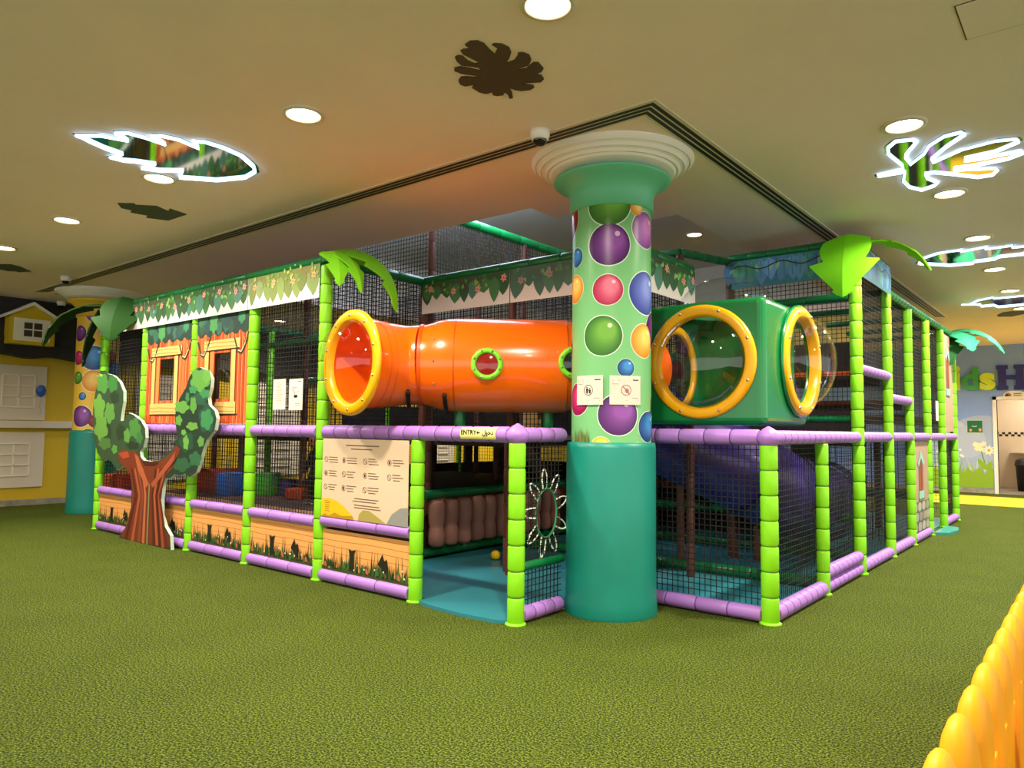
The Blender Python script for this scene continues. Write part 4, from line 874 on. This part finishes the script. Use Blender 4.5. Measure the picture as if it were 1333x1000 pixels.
frond(t, (LX[4], FY, ZT+.05), .52, .95, .34, .30, -1.75, '#6cb81c', 4, .5); frond(t, (LX[4]+.03, FY-.02, ZT+.03), -.35, .55, .26, .2, -1.75, '#7ccf1a', 3, .15); frond(t, (LX[4]+.05, FY-.05, ZT+.03), .1, .62, .22, .1, -1.6, '#74c41c', 3, .15)
t = thing('palm_leaf', (RX, RY[2], 2.98), 'bright lime foam palm leaf facing forward on the right tower', 'palm leaf', PL)
frond(t, (RX-.04, RY[2]-.08, 3.05), -PI/2+.05, .66, .60, -.75, -1.75, '#7fdc18', 2, .10); frond(t, (RX+.02, RY[2]+.06, 2.99), .55, .74, .20, .35, -1.2, '#8fd62a', 3, .3)
t = thing('palm_leaf', (LX[0], FY, ZT), 'dark green foam palm leaf on the far left post by the yellow column', 'palm leaf', PL)
frond(t, (LX[0]+.68, FY-.10, ZT+.06), -.95, .58, .60, -.8, -1.65, '#1d5212', 2, .12); frond(t, (LX[0]+.12, FY-.05, ZT+.02), -2.55, 1.05, .26, .2, -1.35, '#2b4422', 4, .3); frond(t, (LX[0]+.02, FY-.10, ZT-.02), -2.2, .72, .34, -1.1, -1.65, '#16300f', 2, .3)
t = thing('palm_leaf', (RX, RY[7], ZR), 'mint green palm leaf on the farthest tower post beside the letters', 'palm leaf', PL)
frond(t, (RX, RY[7], ZR+.04), -.85, .62, .46, .1, -1.4, '#35a878', 3, .2); frond(t, (RX, RY[7]+.05, ZR+.06), -.1, .82, .34, .2, -1.3, '#46b888', 3, .3); frond(t, (RX+.02, RY[7]-.03, ZR), -1.6, .6, .36, -.4, -1.7, '#1d5a2c', 2, .2)
for o in [o for o in C.objects if o.name.startswith('palm_leaf')]: MB().foam(o.location + V((0,0,-.05)), o.location + V((0,0,.05)), .055, .1).build('leaf_socket', [DGRN, DGRN_S], o)

# ------------------------------------------------------------------ loose things inside
ZD = .425
def pouf(px, py, r, h, col, label, name='foam_pouf'):
    p = atz(px, py, ZD); t = thing(name, (p.x, p.y, ZD), label, 'foam pouf'); mt = Matrix.Translation((p.x, p.y, ZD))
    MB().lathe([(r*.97, 0), (r, .01), (r, h-.012), (r*.97, h)], 32, mt).build('body', M(col, .5), t)
    MB().lathe([(r*1.0, h-.02), (r*1.015, h-.014), (r*1.0, h-.008)], 32, mt, caps=False).build('piping', M(mixhex(col, '#000000', .3), .5), t)
pouf(299, 645, .155, .27, '#2560b8', 'blue round foam pouf behind the net on the deck'); pouf(348, 645, .15, .27, '#3f9a2a', 'green round foam pouf on the deck right of the blue one'); pouf(374, 645, .10, .2, '#4b2a8c', 'purple round foam pouf behind the green one')
def rounded_box(c, s, mat, name='block', rot=0, parent=None, bev=.03):
    mb = MB().box((-s[0]/2, -s[1]/2, 0), (s[0]/2, s[1]/2, s[2])); mr = Matrix.Translation(c) @ Matrix.Rotation(rot, 4, 'Z'); mb.v = [tuple(mr @ V(v)) for v in mb.v]
    o = mb.build(name, mat, parent); b = o.modifiers.new('b', 'BEVEL'); b.width = bev; b.segments = 3; return o
p = atz(388, 650, ZD); tag(rounded_box((p.x, p.y, ZD), (.24, .2, .13), M('#e2501c', .5), 'foam_block', .3), 'small orange foam block on the deck beside the person in black', 'foam block')
p = ony(160, 630, 4.02); tag(rounded_box((p.x, p.y, ZD), (.34, .3, .22), M('#d8481c', .5), 'foam_block', .2), 'orange foam block on the deck left of the tree trunk', 'foam block')
p = atz(255, 640, ZD); t = thing('foam_arch', (p.x, p.y, ZD), 'dark red half-round foam arch behind the tree cut-out', 'foam block')
P = [V((p.x + .42*math.cos(a), p.y+.1, ZD + .28*math.sin(a))) for a in (PI*i/14 for i in range(15))]; MB().prism(P, (0, .5, 0)).build('arch_body', M('#9a2218', .5), t); MB().tube([q + V((0, -.005, 0)) for q in P], .014, 8).build('edge_trim', M('#6b150f', .5), t)
p = atz(645, 728, .03); t = thing('play_ball', (p.x, p.y, .06), 'small yellow plastic ball on the blue-green mat', 'ball'); tag(t, None)
bpy.data.objects.remove(t); tag(MB().sphere((p.x, p.y, .022+.045), .045, 0, 20, 14).build('play_ball', M('#f0c419', .3)), 'small yellow plastic ball on the blue-green mat', 'ball')
tr = thing('giraffe_bolster', (-3.55, 5.75, ZM), 'yellow giraffe-spotted foam bolster standing above the orange tube', 'foam bolster'); p = ony(694, 408, 5.75)
mt = Matrix.Translation((p.x, 5.75, 0)); tr.location = (p.x, 5.75, ZM-.06)
MB().lathe([(.085, ZM-.06), (.09, ZM), (.09, 2.26), (.075, 2.29)], 20, mt).build('bolster_body', M('#d9b06a', .6), tr)
mb = MB()
for k in range(14):
    a = k*2.4; z = 1.4 + k*.06; q = V((p.x, 5.75, z)) + V((math.cos(a), math.sin(a), 0))*.091; s_ = V((-math.sin(a), math.cos(a), 0)); mb.add([q + s_*x + V((0,0,y)) for x, y in blob(0, 0, .032, .045, 5, .1, 12)], [list(range(12))])
mb.build('spot', M('#5a3a1c', .6), tr)
# rope flower on the net
fl_ = thing('rope_flower', (-2.99, hy and hx, hy), 'white rope flower with oval hole tied on the net beside the column', 'rope decoration')
el = [V((-2.975, hx + .118*math.cos(a), hy + .165*math.sin(a))) for a in (2*PI*i/40 for i in range(40))]
MB().tube(el, .008, 6, closed=True).build('hole_rope', M('#2f7a4f', .6), fl_)
for k in range(9):
    a = 2*PI*k/9 + .3; c = V((-2.975, hx, hy)); ex, ey = .122, .17; u_ = V((0, math.cos(a), math.sin(a))); b0 = c + V((0, ex*math.cos(a-.2), ey*math.sin(a-.2))); b1 = c + V((0, ex*math.cos(a+.2), ey*math.sin(a+.2)))
    L = .13; tipc = c + V((0, ex*math.cos(a), ey*math.sin(a))) + u_*L; sv = V((0, -u_.z, u_.y))*.028
    Q = smooth([b0, tipc - u_*.05 - sv, tipc, tipc - u_*.05 + sv, b1], 7); mb = MB(); 
    for i in range(len(Q)-1): mb.tube([Q[i], Q[i].lerp(Q[i+1], .75)], [.006, .0045], 6)
    mb.build('petal_rope', M('#e9efe6', .6), fl_)

# ------------------------------------------------------------------ person on the deck
def skin_body(name, mat, parent, pts, edges, sub=2):
    me = bpy.data.meshes.new(name); me.from_pydata([tuple(V(p[:3]) - parent.location) for p in pts], edges, []); o = bpy.data.objects.new(name, me); C.objects.link(o); o.parent = parent
    me.materials.append(mat); m = o.modifiers.new('s', 'SKIN'); 
    for sv, p in zip(me.skin_vertices[0].data, pts): sv.radius = (p[3], p[4] if len(p) > 4 else p[3])
    me.skin_vertices[0].data[0].use_root = True
    ss = o.modifiers.new('u', 'SUBSURF'); ss.levels = sub; ss.render_levels = sub; m.use_smooth_shade = True
    return o
q = atz(404, 655, ZD); q = V((q.x+.08, q.y, ZD)); t = thing('person', q, 'child in black top and trousers standing on the deck behind the net', 'person')
def rel(x, y, z, *r): return (q.x + x, q.y + y, q.z + z, *r)
s = .92
bodyp = [rel(0,0,.36*s,.075,.06), rel(0,.01,.46*s,.075,.058), rel(.0,.0,.54*s,.082,.058), rel(0,0,.60*s,.055,.05), rel(0,-.005,.635*s,.028), rel(0,-.02,.66*s,.03),
         rel(-.05,0,.32*s,.055), rel(-.055,-.02,.18*s,.04), rel(-.055,.01,.05*s,.03), rel(-.06,-.07,.025*s,.024), rel(.05,0,.32*s,.055), rel(.055,-.02,.18*s,.04), rel(.055,.01,.05*s,.03), rel(.06,-.07,.025*s,.024),
         rel(-.095,0,.565*s,.032), rel(-.125,-.01,.45*s,.026), rel(-.13,-.05,.35*s,.02), rel(.095,0,.565*s,.032), rel(.135,-.02,.45*s,.026), rel(.15,-.06,.35*s,.02)]
ed = [(0,1),(1,2),(2,3),(3,4),(4,5),(0,6),(6,7),(7,8),(8,9),(0,10),(10,11),(11,12),(12,13),(3,14),(14,15),(15,16),(3,17),(17,18),(18,19)]
SKIN = M('#c58f6f', .5, name='skin'); CLOTH = M('#111114', .8, name='black_cloth')
skin_body('body', CLOTH, t, bodyp, ed)
hc = V(rel(0,-.015,.735*s))
hd = MB().sphere(hc, (.068,.078,.085), 0, 20, 14); hd.sphere(hc + V((0,-.078,-.01)), (.011,.014,.014), 0, 8, 6)
for sx in (-1, 1): hd.sphere(hc + V((sx*.068,.0,-.005)), (.010,.018,.022), 0, 8, 6)
hd.sphere(hc + V((0,-.074,-.04)), (.02,.006,.006), 1, 10, 6)
for sx in (-1, 1): hd.sphere(hc + V((sx*.026,-.070,.008)), (.011,.006,.007), 2, 8, 6)
ho = hd.build('head', [SKIN, M('#a5564c', .5), BLK], t)
hm = MB().lathe([(.001,.098),(.04,.092),(.066,.068),(.079,.03),(.082,-.01),(.078,-.06),(.06,-.085)], 22, Matrix.Translation(hc + V((0,.012,.0))), caps=False)
hm.v = [tuple(V(v) + V((0, .035 if (v[1] < hc.y-.02 and v[2] < hc.z+.04) else 0, 0))) for v in hm.v]; hm.build('hair', M('#1a100c', .6), ho)
for sx, e in ((-.13, (-.05, .35)), (.15, (-.06, .35))):
    b = V(rel(sx, e[0], e[1]*s)); pts = [(*b, .018), (*(b + V((0,-.012,-.035))), .02, .012)]; eg = [(0,1)]
    for k in range(4): a = (k-1.5)*.010; pts += [(*(b + V((a, -.02, -.06))), .0065), (*(b + V((a, -.026, -.085 + .004*abs(k-1)))), .0055)]; n = len(pts); eg += [(1, n-2), (n-2, n-1)]
    pts += [(*(b + V((.02 if sx < 0 else -.02, -.025, -.04))), .0065), (*(b + V((.026 if sx < 0 else -.026, -.032, -.058))), .0055)]; eg += [(1, len(pts)-2), (len(pts)-2, len(pts)-1)]
    skin_body('hand', SKIN, t, pts, eg, 1)
for sx in (-1, 1):
    sh = MB().sphere(rel(sx*.058,-.035,.028), (.033,.065,.028), 0, 14, 8); sh.sphere(rel(sx*.058,-.035,.010), (.035,.068,.010), 1, 14, 6); sh.build('shoe', [M('#5d6068', .6), WHITE], t)

# ------------------------------------------------------------------ yellow playpen fence at the lower right
fx = -.25; fn = thing('yellow_fence', (fx, 2.4, 0), 'bright yellow plastic fence of round-topped pickets at the lower right', 'fence')
YF_ = M('#f5a806', .5, name='fence_yellow', spec=.35)
def picket(y, x, top, w, d):
    mb = MB(); n = 20; hs = [0, .3, top-.11, top-.075, top-.04, top-.015, top-.004, top]; ks = [1, 1, 1, .93, .76, .5, .26, .02]
    for z, k in zip(hs, ks):
        for j in range(n):
            a = 2*PI*j/n; sx_, cx_ = math.sin(a), math.cos(a); e = .75
            mb.v.append((x + d*k*math.copysign(abs(cx_)**e, cx_), y + w*k*math.copysign(abs(sx_)**e, sx_), z))
    for i in range(len(hs)-1):
        for j in range(n): j2 = (j+1) % n; mb.f.append([i*n+j, i*n+j2, (i+1)*n+j2, (i+1)*n+j]); mb.m.append(0); mb.s.append(True)
    return mb.build('picket', YF_, fn)
for k in range(17): picket(1.10 + k*.215, fx, .685, .075, .036)
for k in range(17): 
    MB().box((fx+.01, 1.10 + k*.215 + .06, .05), (fx+.028, 1.10 + (k+1)*.215 - .06, .50)).build('fence_panel', YF_, fn)
for k in range(9): picket(1.2 + k*.43, fx+.10, .50, .07, .03)

# ------------------------------------------------------------------ painted house front on the left wall
FXW = XL + .001
def win_panel(name, y0, y1, z0, z1, cols, rows, label, in_):
    t = thing(name, (FXW, (y0+y1)/2, z0), label, 'window panel', 'white window panels on the yellow wall'); f = MB().box((FXW, y0, z0), (FXW+.03, y1, z1)).build('panel', M('#d8ccbc', .6), t)
    a0, a1, b0, b1 = y0+in_[0], y1-in_[1], z0+in_[2], z1-in_[3]; m = MB(); fr = .018
    for i in range(cols+1): y = a0 + (a1-a0)*i/cols; m.box((FXW+.03, y-fr/2, b0), (FXW+.048, y+fr/2, b1))
    for j in range(rows+1): z = b0 + (b1-b0)*j/rows; m.box((FXW+.03, a0, z-fr/2), (FXW+.048, a1, z+fr/2))
    m.build('muntin', M('#efe6da', .6), f); return t  # bars paler than their panel: relief shading put into the colour
win_panel('window_panel', 3.46, 4.22, 1.31, 2.15, 2, 3, 'upper white window panel with six panes beside the blue balloon', (.17, .16, .20, .15))
win_panel('window_panel', 3.44, 4.23, .28, 1.12, 2, 3, 'lower white window panel under the white ledge on the yellow wall', (.17, .20, .18, .17))
for k, (y, z) in enumerate(((6.2, 1.31), (8.3, 1.31), (10.6, 1.31), (12.9, 1.31), (6.2, .28), (8.3, .28), (10.6, .28), (12.9, .28))):
    win_panel('window_panel', y-.6, y+.6, z, z+.84, 2, 3, '%s white window panel on the yellow wall behind the nets, %s bay of the wall' % ('upper' if z > 1 else 'lower', ('nearest', 'second', 'third', 'farthest')[k % 4]), (.2, .2, .18, .16))
tag(MB().box((FXW, 3.0, 1.19), (FXW+.10, 14, 1.30)).build('wall_ledge', M('#ddd2c6', .6)), 'white horizontal ledge across the yellow house front', 'ledge')
t = thing('house_roof', (FXW, 4, 2.28), 'dark grey shingled toy house roof with wavy edge on the left wall', 'roof'); ROOF = M('#2b2a2b', .7, var=.15, scale=8)
for k, (z0, z1, x) in enumerate(((2.28, 2.52, .24), (2.50, 2.78, .19), (2.74, ZC, .14))):
    mb = MB(); n = 120; Y0, Y1 = 2.0, 14.0; vs = []
    for i in range(n+1): y = Y0 + (Y1-Y0)*i/n; vs += [(FXW+x, y, z0 + .02*math.sin(i*.9+k)), (FXW+x-.08, y, z1), (FXW, y, z0 + .02*math.sin(i*.9+k))]
    fs = []
    for i in range(n): fs += [(i*3, i*3+3, i*3+4, i*3+1), (i*3+2, i*3+5, i*3+3, i*3)]
    mb.add(vs, fs); mb.build('shingle_course', ROOF, t)
t = thing('dormer', (FXW+.2, 3.87, 2.45), 'small yellow gabled dormer with white window on the dark roof', 'dormer'); X1 = FXW + .36
MB().prism([V((X1-.2, y, z)) for y, z in ((3.58, 2.45), (4.19, 2.45), (4.19, 2.86), (3.88, 3.06), (3.58, 2.86))], (.2, 0, 0)).build('dormer_body', M('#d2b51e', .6), t)
MB().prism([V((X1-.22, y, z)) for y, z in ((3.50, 2.83), (3.88, 3.05), (4.27, 2.83), (4.27, 2.87), (3.88, 3.10), (3.50, 2.87))], (.27, 0, 0)).build('gable_trim', WHITE, t)
w_ = MB().box((X1, 3.64, 2.50), (X1+.02, 4.12, 2.84)).build('window_frame', WHITE, t)
mb = MB()
for i in range(2):
    for j in range(2): mb.box((X1+.02, 3.77+i*.13, 2.57+j*.115), (X1+.024, 3.88+i*.13, 2.665+j*.115))
mb.build('pane', M('#3a3a38', .3), w_)
A = Art((FXW+.034, 0, 0), VV, WW); pb = onx(53, 509, FXW+.034); t = thing('balloon_decal', pb, 'blue balloon decal with string on the upper white window panel', 'wall decal')
A.poly(circ(pb.y, pb.z, .072, 28, .092), '#2a57b0', 16); A.poly(circ(pb.y-.02, pb.z+.03, .04, 20, .05), '#4a7cd0', 17); A.poly([(pb.y-.012, pb.z-.10), (pb.y+.012, pb.z-.10), (pb.y, pb.z-.085)], '#1f4690', 17)
A.strip([(pb.y + .012*math.sin(i), pb.z-.10-i*.028) for i in range(11)], .006, '#b0a498', 16); A.build('balloon_print', t)

# ------------------------------------------------------------------ mural, letters and signs on the back wall
random.seed(11); YW_ = YB - .001
A = Art((0, YW_, 0), U, WW, eps=.0012); m_x0, m_x1 = -3.6, -1.88
ml = 0
for (x, z, rx, rz, c) in ((-2.7, 1.0, .5, .6, '#9db4e0'), (-2.05, 1.05, .75, .62, '#a3b9e4'), (-2.62, 1.25, .28, .33, '#c2cdea'), (-2.35, 1.1, .35, .35, '#b4c4e8')):
    A.poly([(min(max(x_, m_x0), m_x1), max(.5, y_)) for x_, y_ in circ(x, z, rx, 36, rz)], c, 1 + .5*ml); ml += 1
A.poly([(m_x0, .11), (m_x1, .11)] + [(m_x1 - (m_x1-m_x0)*i/40, .48 + .10*math.sin(i*1.3) + random.uniform(-.05, .08)) for i in range(41)], '#8db52c', 4)
for k in range(40): x = random.uniform(m_x0+.1, m_x1-.1); A.poly([(x-.015, .45), (x+.015, .45), (min(m_x1, x+random.uniform(-.15, .15)), random.uniform(.6, .95))], random.choice(['#8db52c', '#c8dfb0', '#a9c96a']), 3)
for k in range(16): x = random.uniform(m_x0+.1, -2.35); A.poly(circ(x, random.uniform(.7, 1.0), .028, 10), '#eef2ee', 5)
for x, z in ((-2.17, .95), (-2.12, 1.02), (-2.2, 1.04), (-2.1, .93), (-2.05, 1.06)): A.poly(blob(x, z, .05, .05, 5, .3, 20), '#f0efc8', 5)
for k in range(9): A.poly(leafp(-1.96, .92, .12, .05, k*.7), '#f3f1ea', 6)
A.poly(circ(-1.96, .92, .03, 14), '#e2ab2c', 7); A.strip([(-2.1, .9), (-2.0, .5)], .02, '#7a9a35', 5); A.poly(leafp(-2.0, .5, .3, .12, 2.2), '#8db52c', 6); A.poly(leafp(-1.99, .5, .22, .1, 1.2), '#8db52c', 6)
tag(A.build('wall_mural'), 'meadow mural with grass, daisies and pale clouds on the blue wall', 'mural')
def letter(name, ch, px0, px1, py0, py1, col, label, kind=None):
    a, b = ony(px0, py0, YW_), ony(px1, py1, YW_); xc, zc, w, h = (a.x+b.x)/2, (a.z+b.z)/2, b.x-a.x, a.z-b.z
    if kind == 'H':
        mb = MB(); sw = w*.27
        for x in (a.x+w*.06, b.x-w*.06-sw): mb.box((x, YW_-.05, b.z), (x+sw, YW_, a.z)); mb.box((x-w*.07, YW_-.052, b.z), (x+sw+w*.07, YW_, b.z+h*.16)); mb.box((x-w*.07, YW_-.052, a.z-h*.16), (x+sw+w*.07, YW_, a.z))
        mb.box((a.x+w*.2, YW_-.049, zc-h*.09), (b.x-w*.2, YW_, zc+h*.09)); o = mb.build(name, M(col, .4))
    else:
        o = text_mesh(name, ch, h*1.32, M(col, .4), Matrix.Translation((xc, YW_-.025, b.z)) @ Matrix.Rotation(PI/2, 4, 'X'), None, .025, .025)
        xs = [v.co.x for v in o.data.vertices]; zs = [v.co.z for v in o.data.vertices]; kx = w/(max(xs)-min(xs)); kz = h/(max(zs)-min(zs)); x0_, z0_ = min(xs), min(zs)
        for v in o.data.vertices: v.co.x = a.x + (v.co.x-x0_)*kx; v.co.z = b.z + (v.co.z-z0_)*kz
    return tag(o, label, 'wall letter', 'raised letters on the blue wall')
letter('wall_letter', 'K', 1212, 1241, 478, 509, '#3a2a7c', 'raised letter K hidden behind the right tower posts')
letter('wall_letter', 'i', 1242, 1250.5, 477, 508, '#d6ee30', 'yellow-green raised letter i beside the tower post')
letter('wall_letter', 'd', 1251.5, 1274.5, 479, 508, '#3fa84a', 'green raised letter d on the blue wall')
letter('wall_letter', 's', 1275, 1296, 486, 508, '#d6ee30', 'yellow-green raised letter s on the blue wall')
letter('wall_letter', 'H', 1297, 1336, 476, 507, '#2c2a86', 'dark purple raised capital letter H above the doorway', 'H')
a, b = ony(1259, 547, YW_), ony(1279, 564, YW_); A = Art((a.x, YW_-.006, b.z), U, WW, eps=.0012); w, h = b.x-a.x, a.z-b.z
A.base([(0,0),(w,0),(w,h),(0,h)], M('#0d6b46', .5), .005); A.strip([(0,.005),(w,.005)], .01, '#cfe0d4', 1); A.strip([(0,h-.005),(w,h-.005)], .01, '#cfe0d4', 1); A.strip([(w*.3,h*.55),(w*.45,h*.5),(w*.65,h*.53)], .014, '#d9ead0', 1); A.poly(blob(w*.22, h*.22, .025, .03, 5), '#e6a070', 1); A.poly(blob(w*.85, h*.25, .025, .035, 5), '#e6a070', 1)
tag(A.build('wall_sign'), 'small dark green sign on the blue wall below the letters', 'sign')
a, b = ony(1306, 509, YW_), ony(1336, 521, YW_); A = Art((a.x, YW_-.006, b.z), U, WW, eps=.0012); w, h = b.x-a.x, a.z-b.z
A.base([(w/2 + w/2*math.cos(t_)*abs(math.cos(t_))**-.3 if abs(math.cos(t_)) > .01 else w/2, h/2 + h/2*math.sin(t_)) for t_ in (2*PI*i/32 for i in range(32))][::-1], WHITE, .005)
A.poly(circ(w*.2, h*.5, .06, 18), '#b8604a', 1); A.poly(circ(w*.17, h*.5, .03, 12), '#2a1a14', 2)
for k in range(3): A.rect(w*.45, h*(.3+.18*k), w*.8, h*(.38+.18*k), '#555555', 1)
tag(A.build('wall_sign'), 'white oval sign with a round emblem above the doorway', 'sign')
# washroom things
t = thing('waste_bin', (-1.42, 19.75, .012), 'black swing waste bin inside the doorway', 'waste bin'); mt = Matrix.Translation((-1.42, 19.75, .012))
MB().lathe([(.14, 0), (.17, .55), (.19, .56), (.19, .60)], 24, mt).build('bin_body', M('#151515', .5), t); MB().lathe([(.19, .60), (.17, .68), (.1, .72), (1e-4, .73)], 24, mt, caps=False).build('bin_lid', M('#0d0d0d', .5), t)
tag(MB().box((-1.75, 20.2, .84), (-1.0, 20.59, .88)).box((-1.1, 20.35, .55), (-1.05, 20.59, .84)).build('wall_shelf', M('#e2d6c2', .5)), 'pale shelf on the tiled wall inside the doorway', 'shelf')
tag(rounded_box((-1.15, 19.6, .012), (.25, .2, .2), M('#e0d8cc', .5), 'paper_box', 0, None, .01), 'small white box on the floor beside the waste bin', 'box')
t = thing('cubicle_door', (-1.2, 20.0, .1), 'pale cubicle door panel at the right side of the doorway', 'door'); MB().box((-1.16, 19.2, .1), (-.4, 19.24, 1.98)).build('door_panel', M('#e6dccb', .5), t); MB().tube([(-1.1, 19.19, .95), (-1.1, 19.17, .95), (-1.1, 19.17, 1.1), (-1.1, 19.19, 1.1)], .01, 8).build('handle', STEEL, t)

# ------------------------------------------------------------------ light
def area(name, loc, sx, sy, power, col, rot=(0,0,0)):
    d = bpy.data.lights.new(name, 'AREA'); d.shape = 'RECTANGLE'; d.size = sx; d.size_y = sy; d.energy = power; d.color = col
    o = bpy.data.objects.new(name, d); C.objects.link(o); o.location = loc; o.rotation_euler = rot; return o
t = thing('fill_panel', (-6.4, 5.65, 3.72), 'added cool white fill light hidden inside the raised ceiling', 'light panel')  # added fill lamp, hidden behind the lip, brightens the well with cool light
MB().box((-8.5, 5.15, 3.71), (-4.3, 6.15, 3.74)).build('panel_frame', WHITE, t)
em = emit_mat('fill_glow', '#bcd6ff', 3); MB().box((-8.45, 5.2, 3.70), (-4.35, 6.1, 3.71)).build('glow_face', em, t); MB().box((-8.45, 5.2, 3.74), (-4.35, 6.1, 3.75)).build('glow_face', em, t)
for z_, rx_, e_ in ((3.69, 0, 40), (3.76, PI, 70)):
    a_ = area('fill_light', (-6.4, 5.65, z_), 4, .85, e_, (.74, .86, 1), (rx_, 0, 0)); a_.parent = t; a_.location = V((-6.4, 5.65, z_)) - t.location
a_ = area('washroom_light', (-1.2, 19.7, 2.45), .5, .5, 20, (1, .9, .75))
w = bpy.data.worlds.new('world'); bpy.context.scene.world = w; w.use_nodes = True; w.node_tree.nodes['Background'].inputs[0].default_value = (1.0, .965, .91, 1); w.node_tree.nodes['Background'].inputs[1].default_value = 1.0  # even bright backdrop, let in through the open sides as added fill light
sc = bpy.context.scene; vs_ = sc.view_settings; sc.display_settings.display_device = 'sRGB'
vs_.view_transform = 'Standard'; vs_.look = 'None'; vs_.gamma = 1; vs_.use_curve_mapping = False; vs_.exposure = .8
sc.cycles.max_bounces = 8; sc.cycles.transparent_max_bounces = 24; sc.cycles.diffuse_bounces = 4; sc.cycles.glossy_bounces = 4
sc.cycles.sample_clamp_indirect = 6; sc.cycles.use_denoising = True; sc.cycles.caustics_reflective = False; sc.cycles.caustics_refractive = False
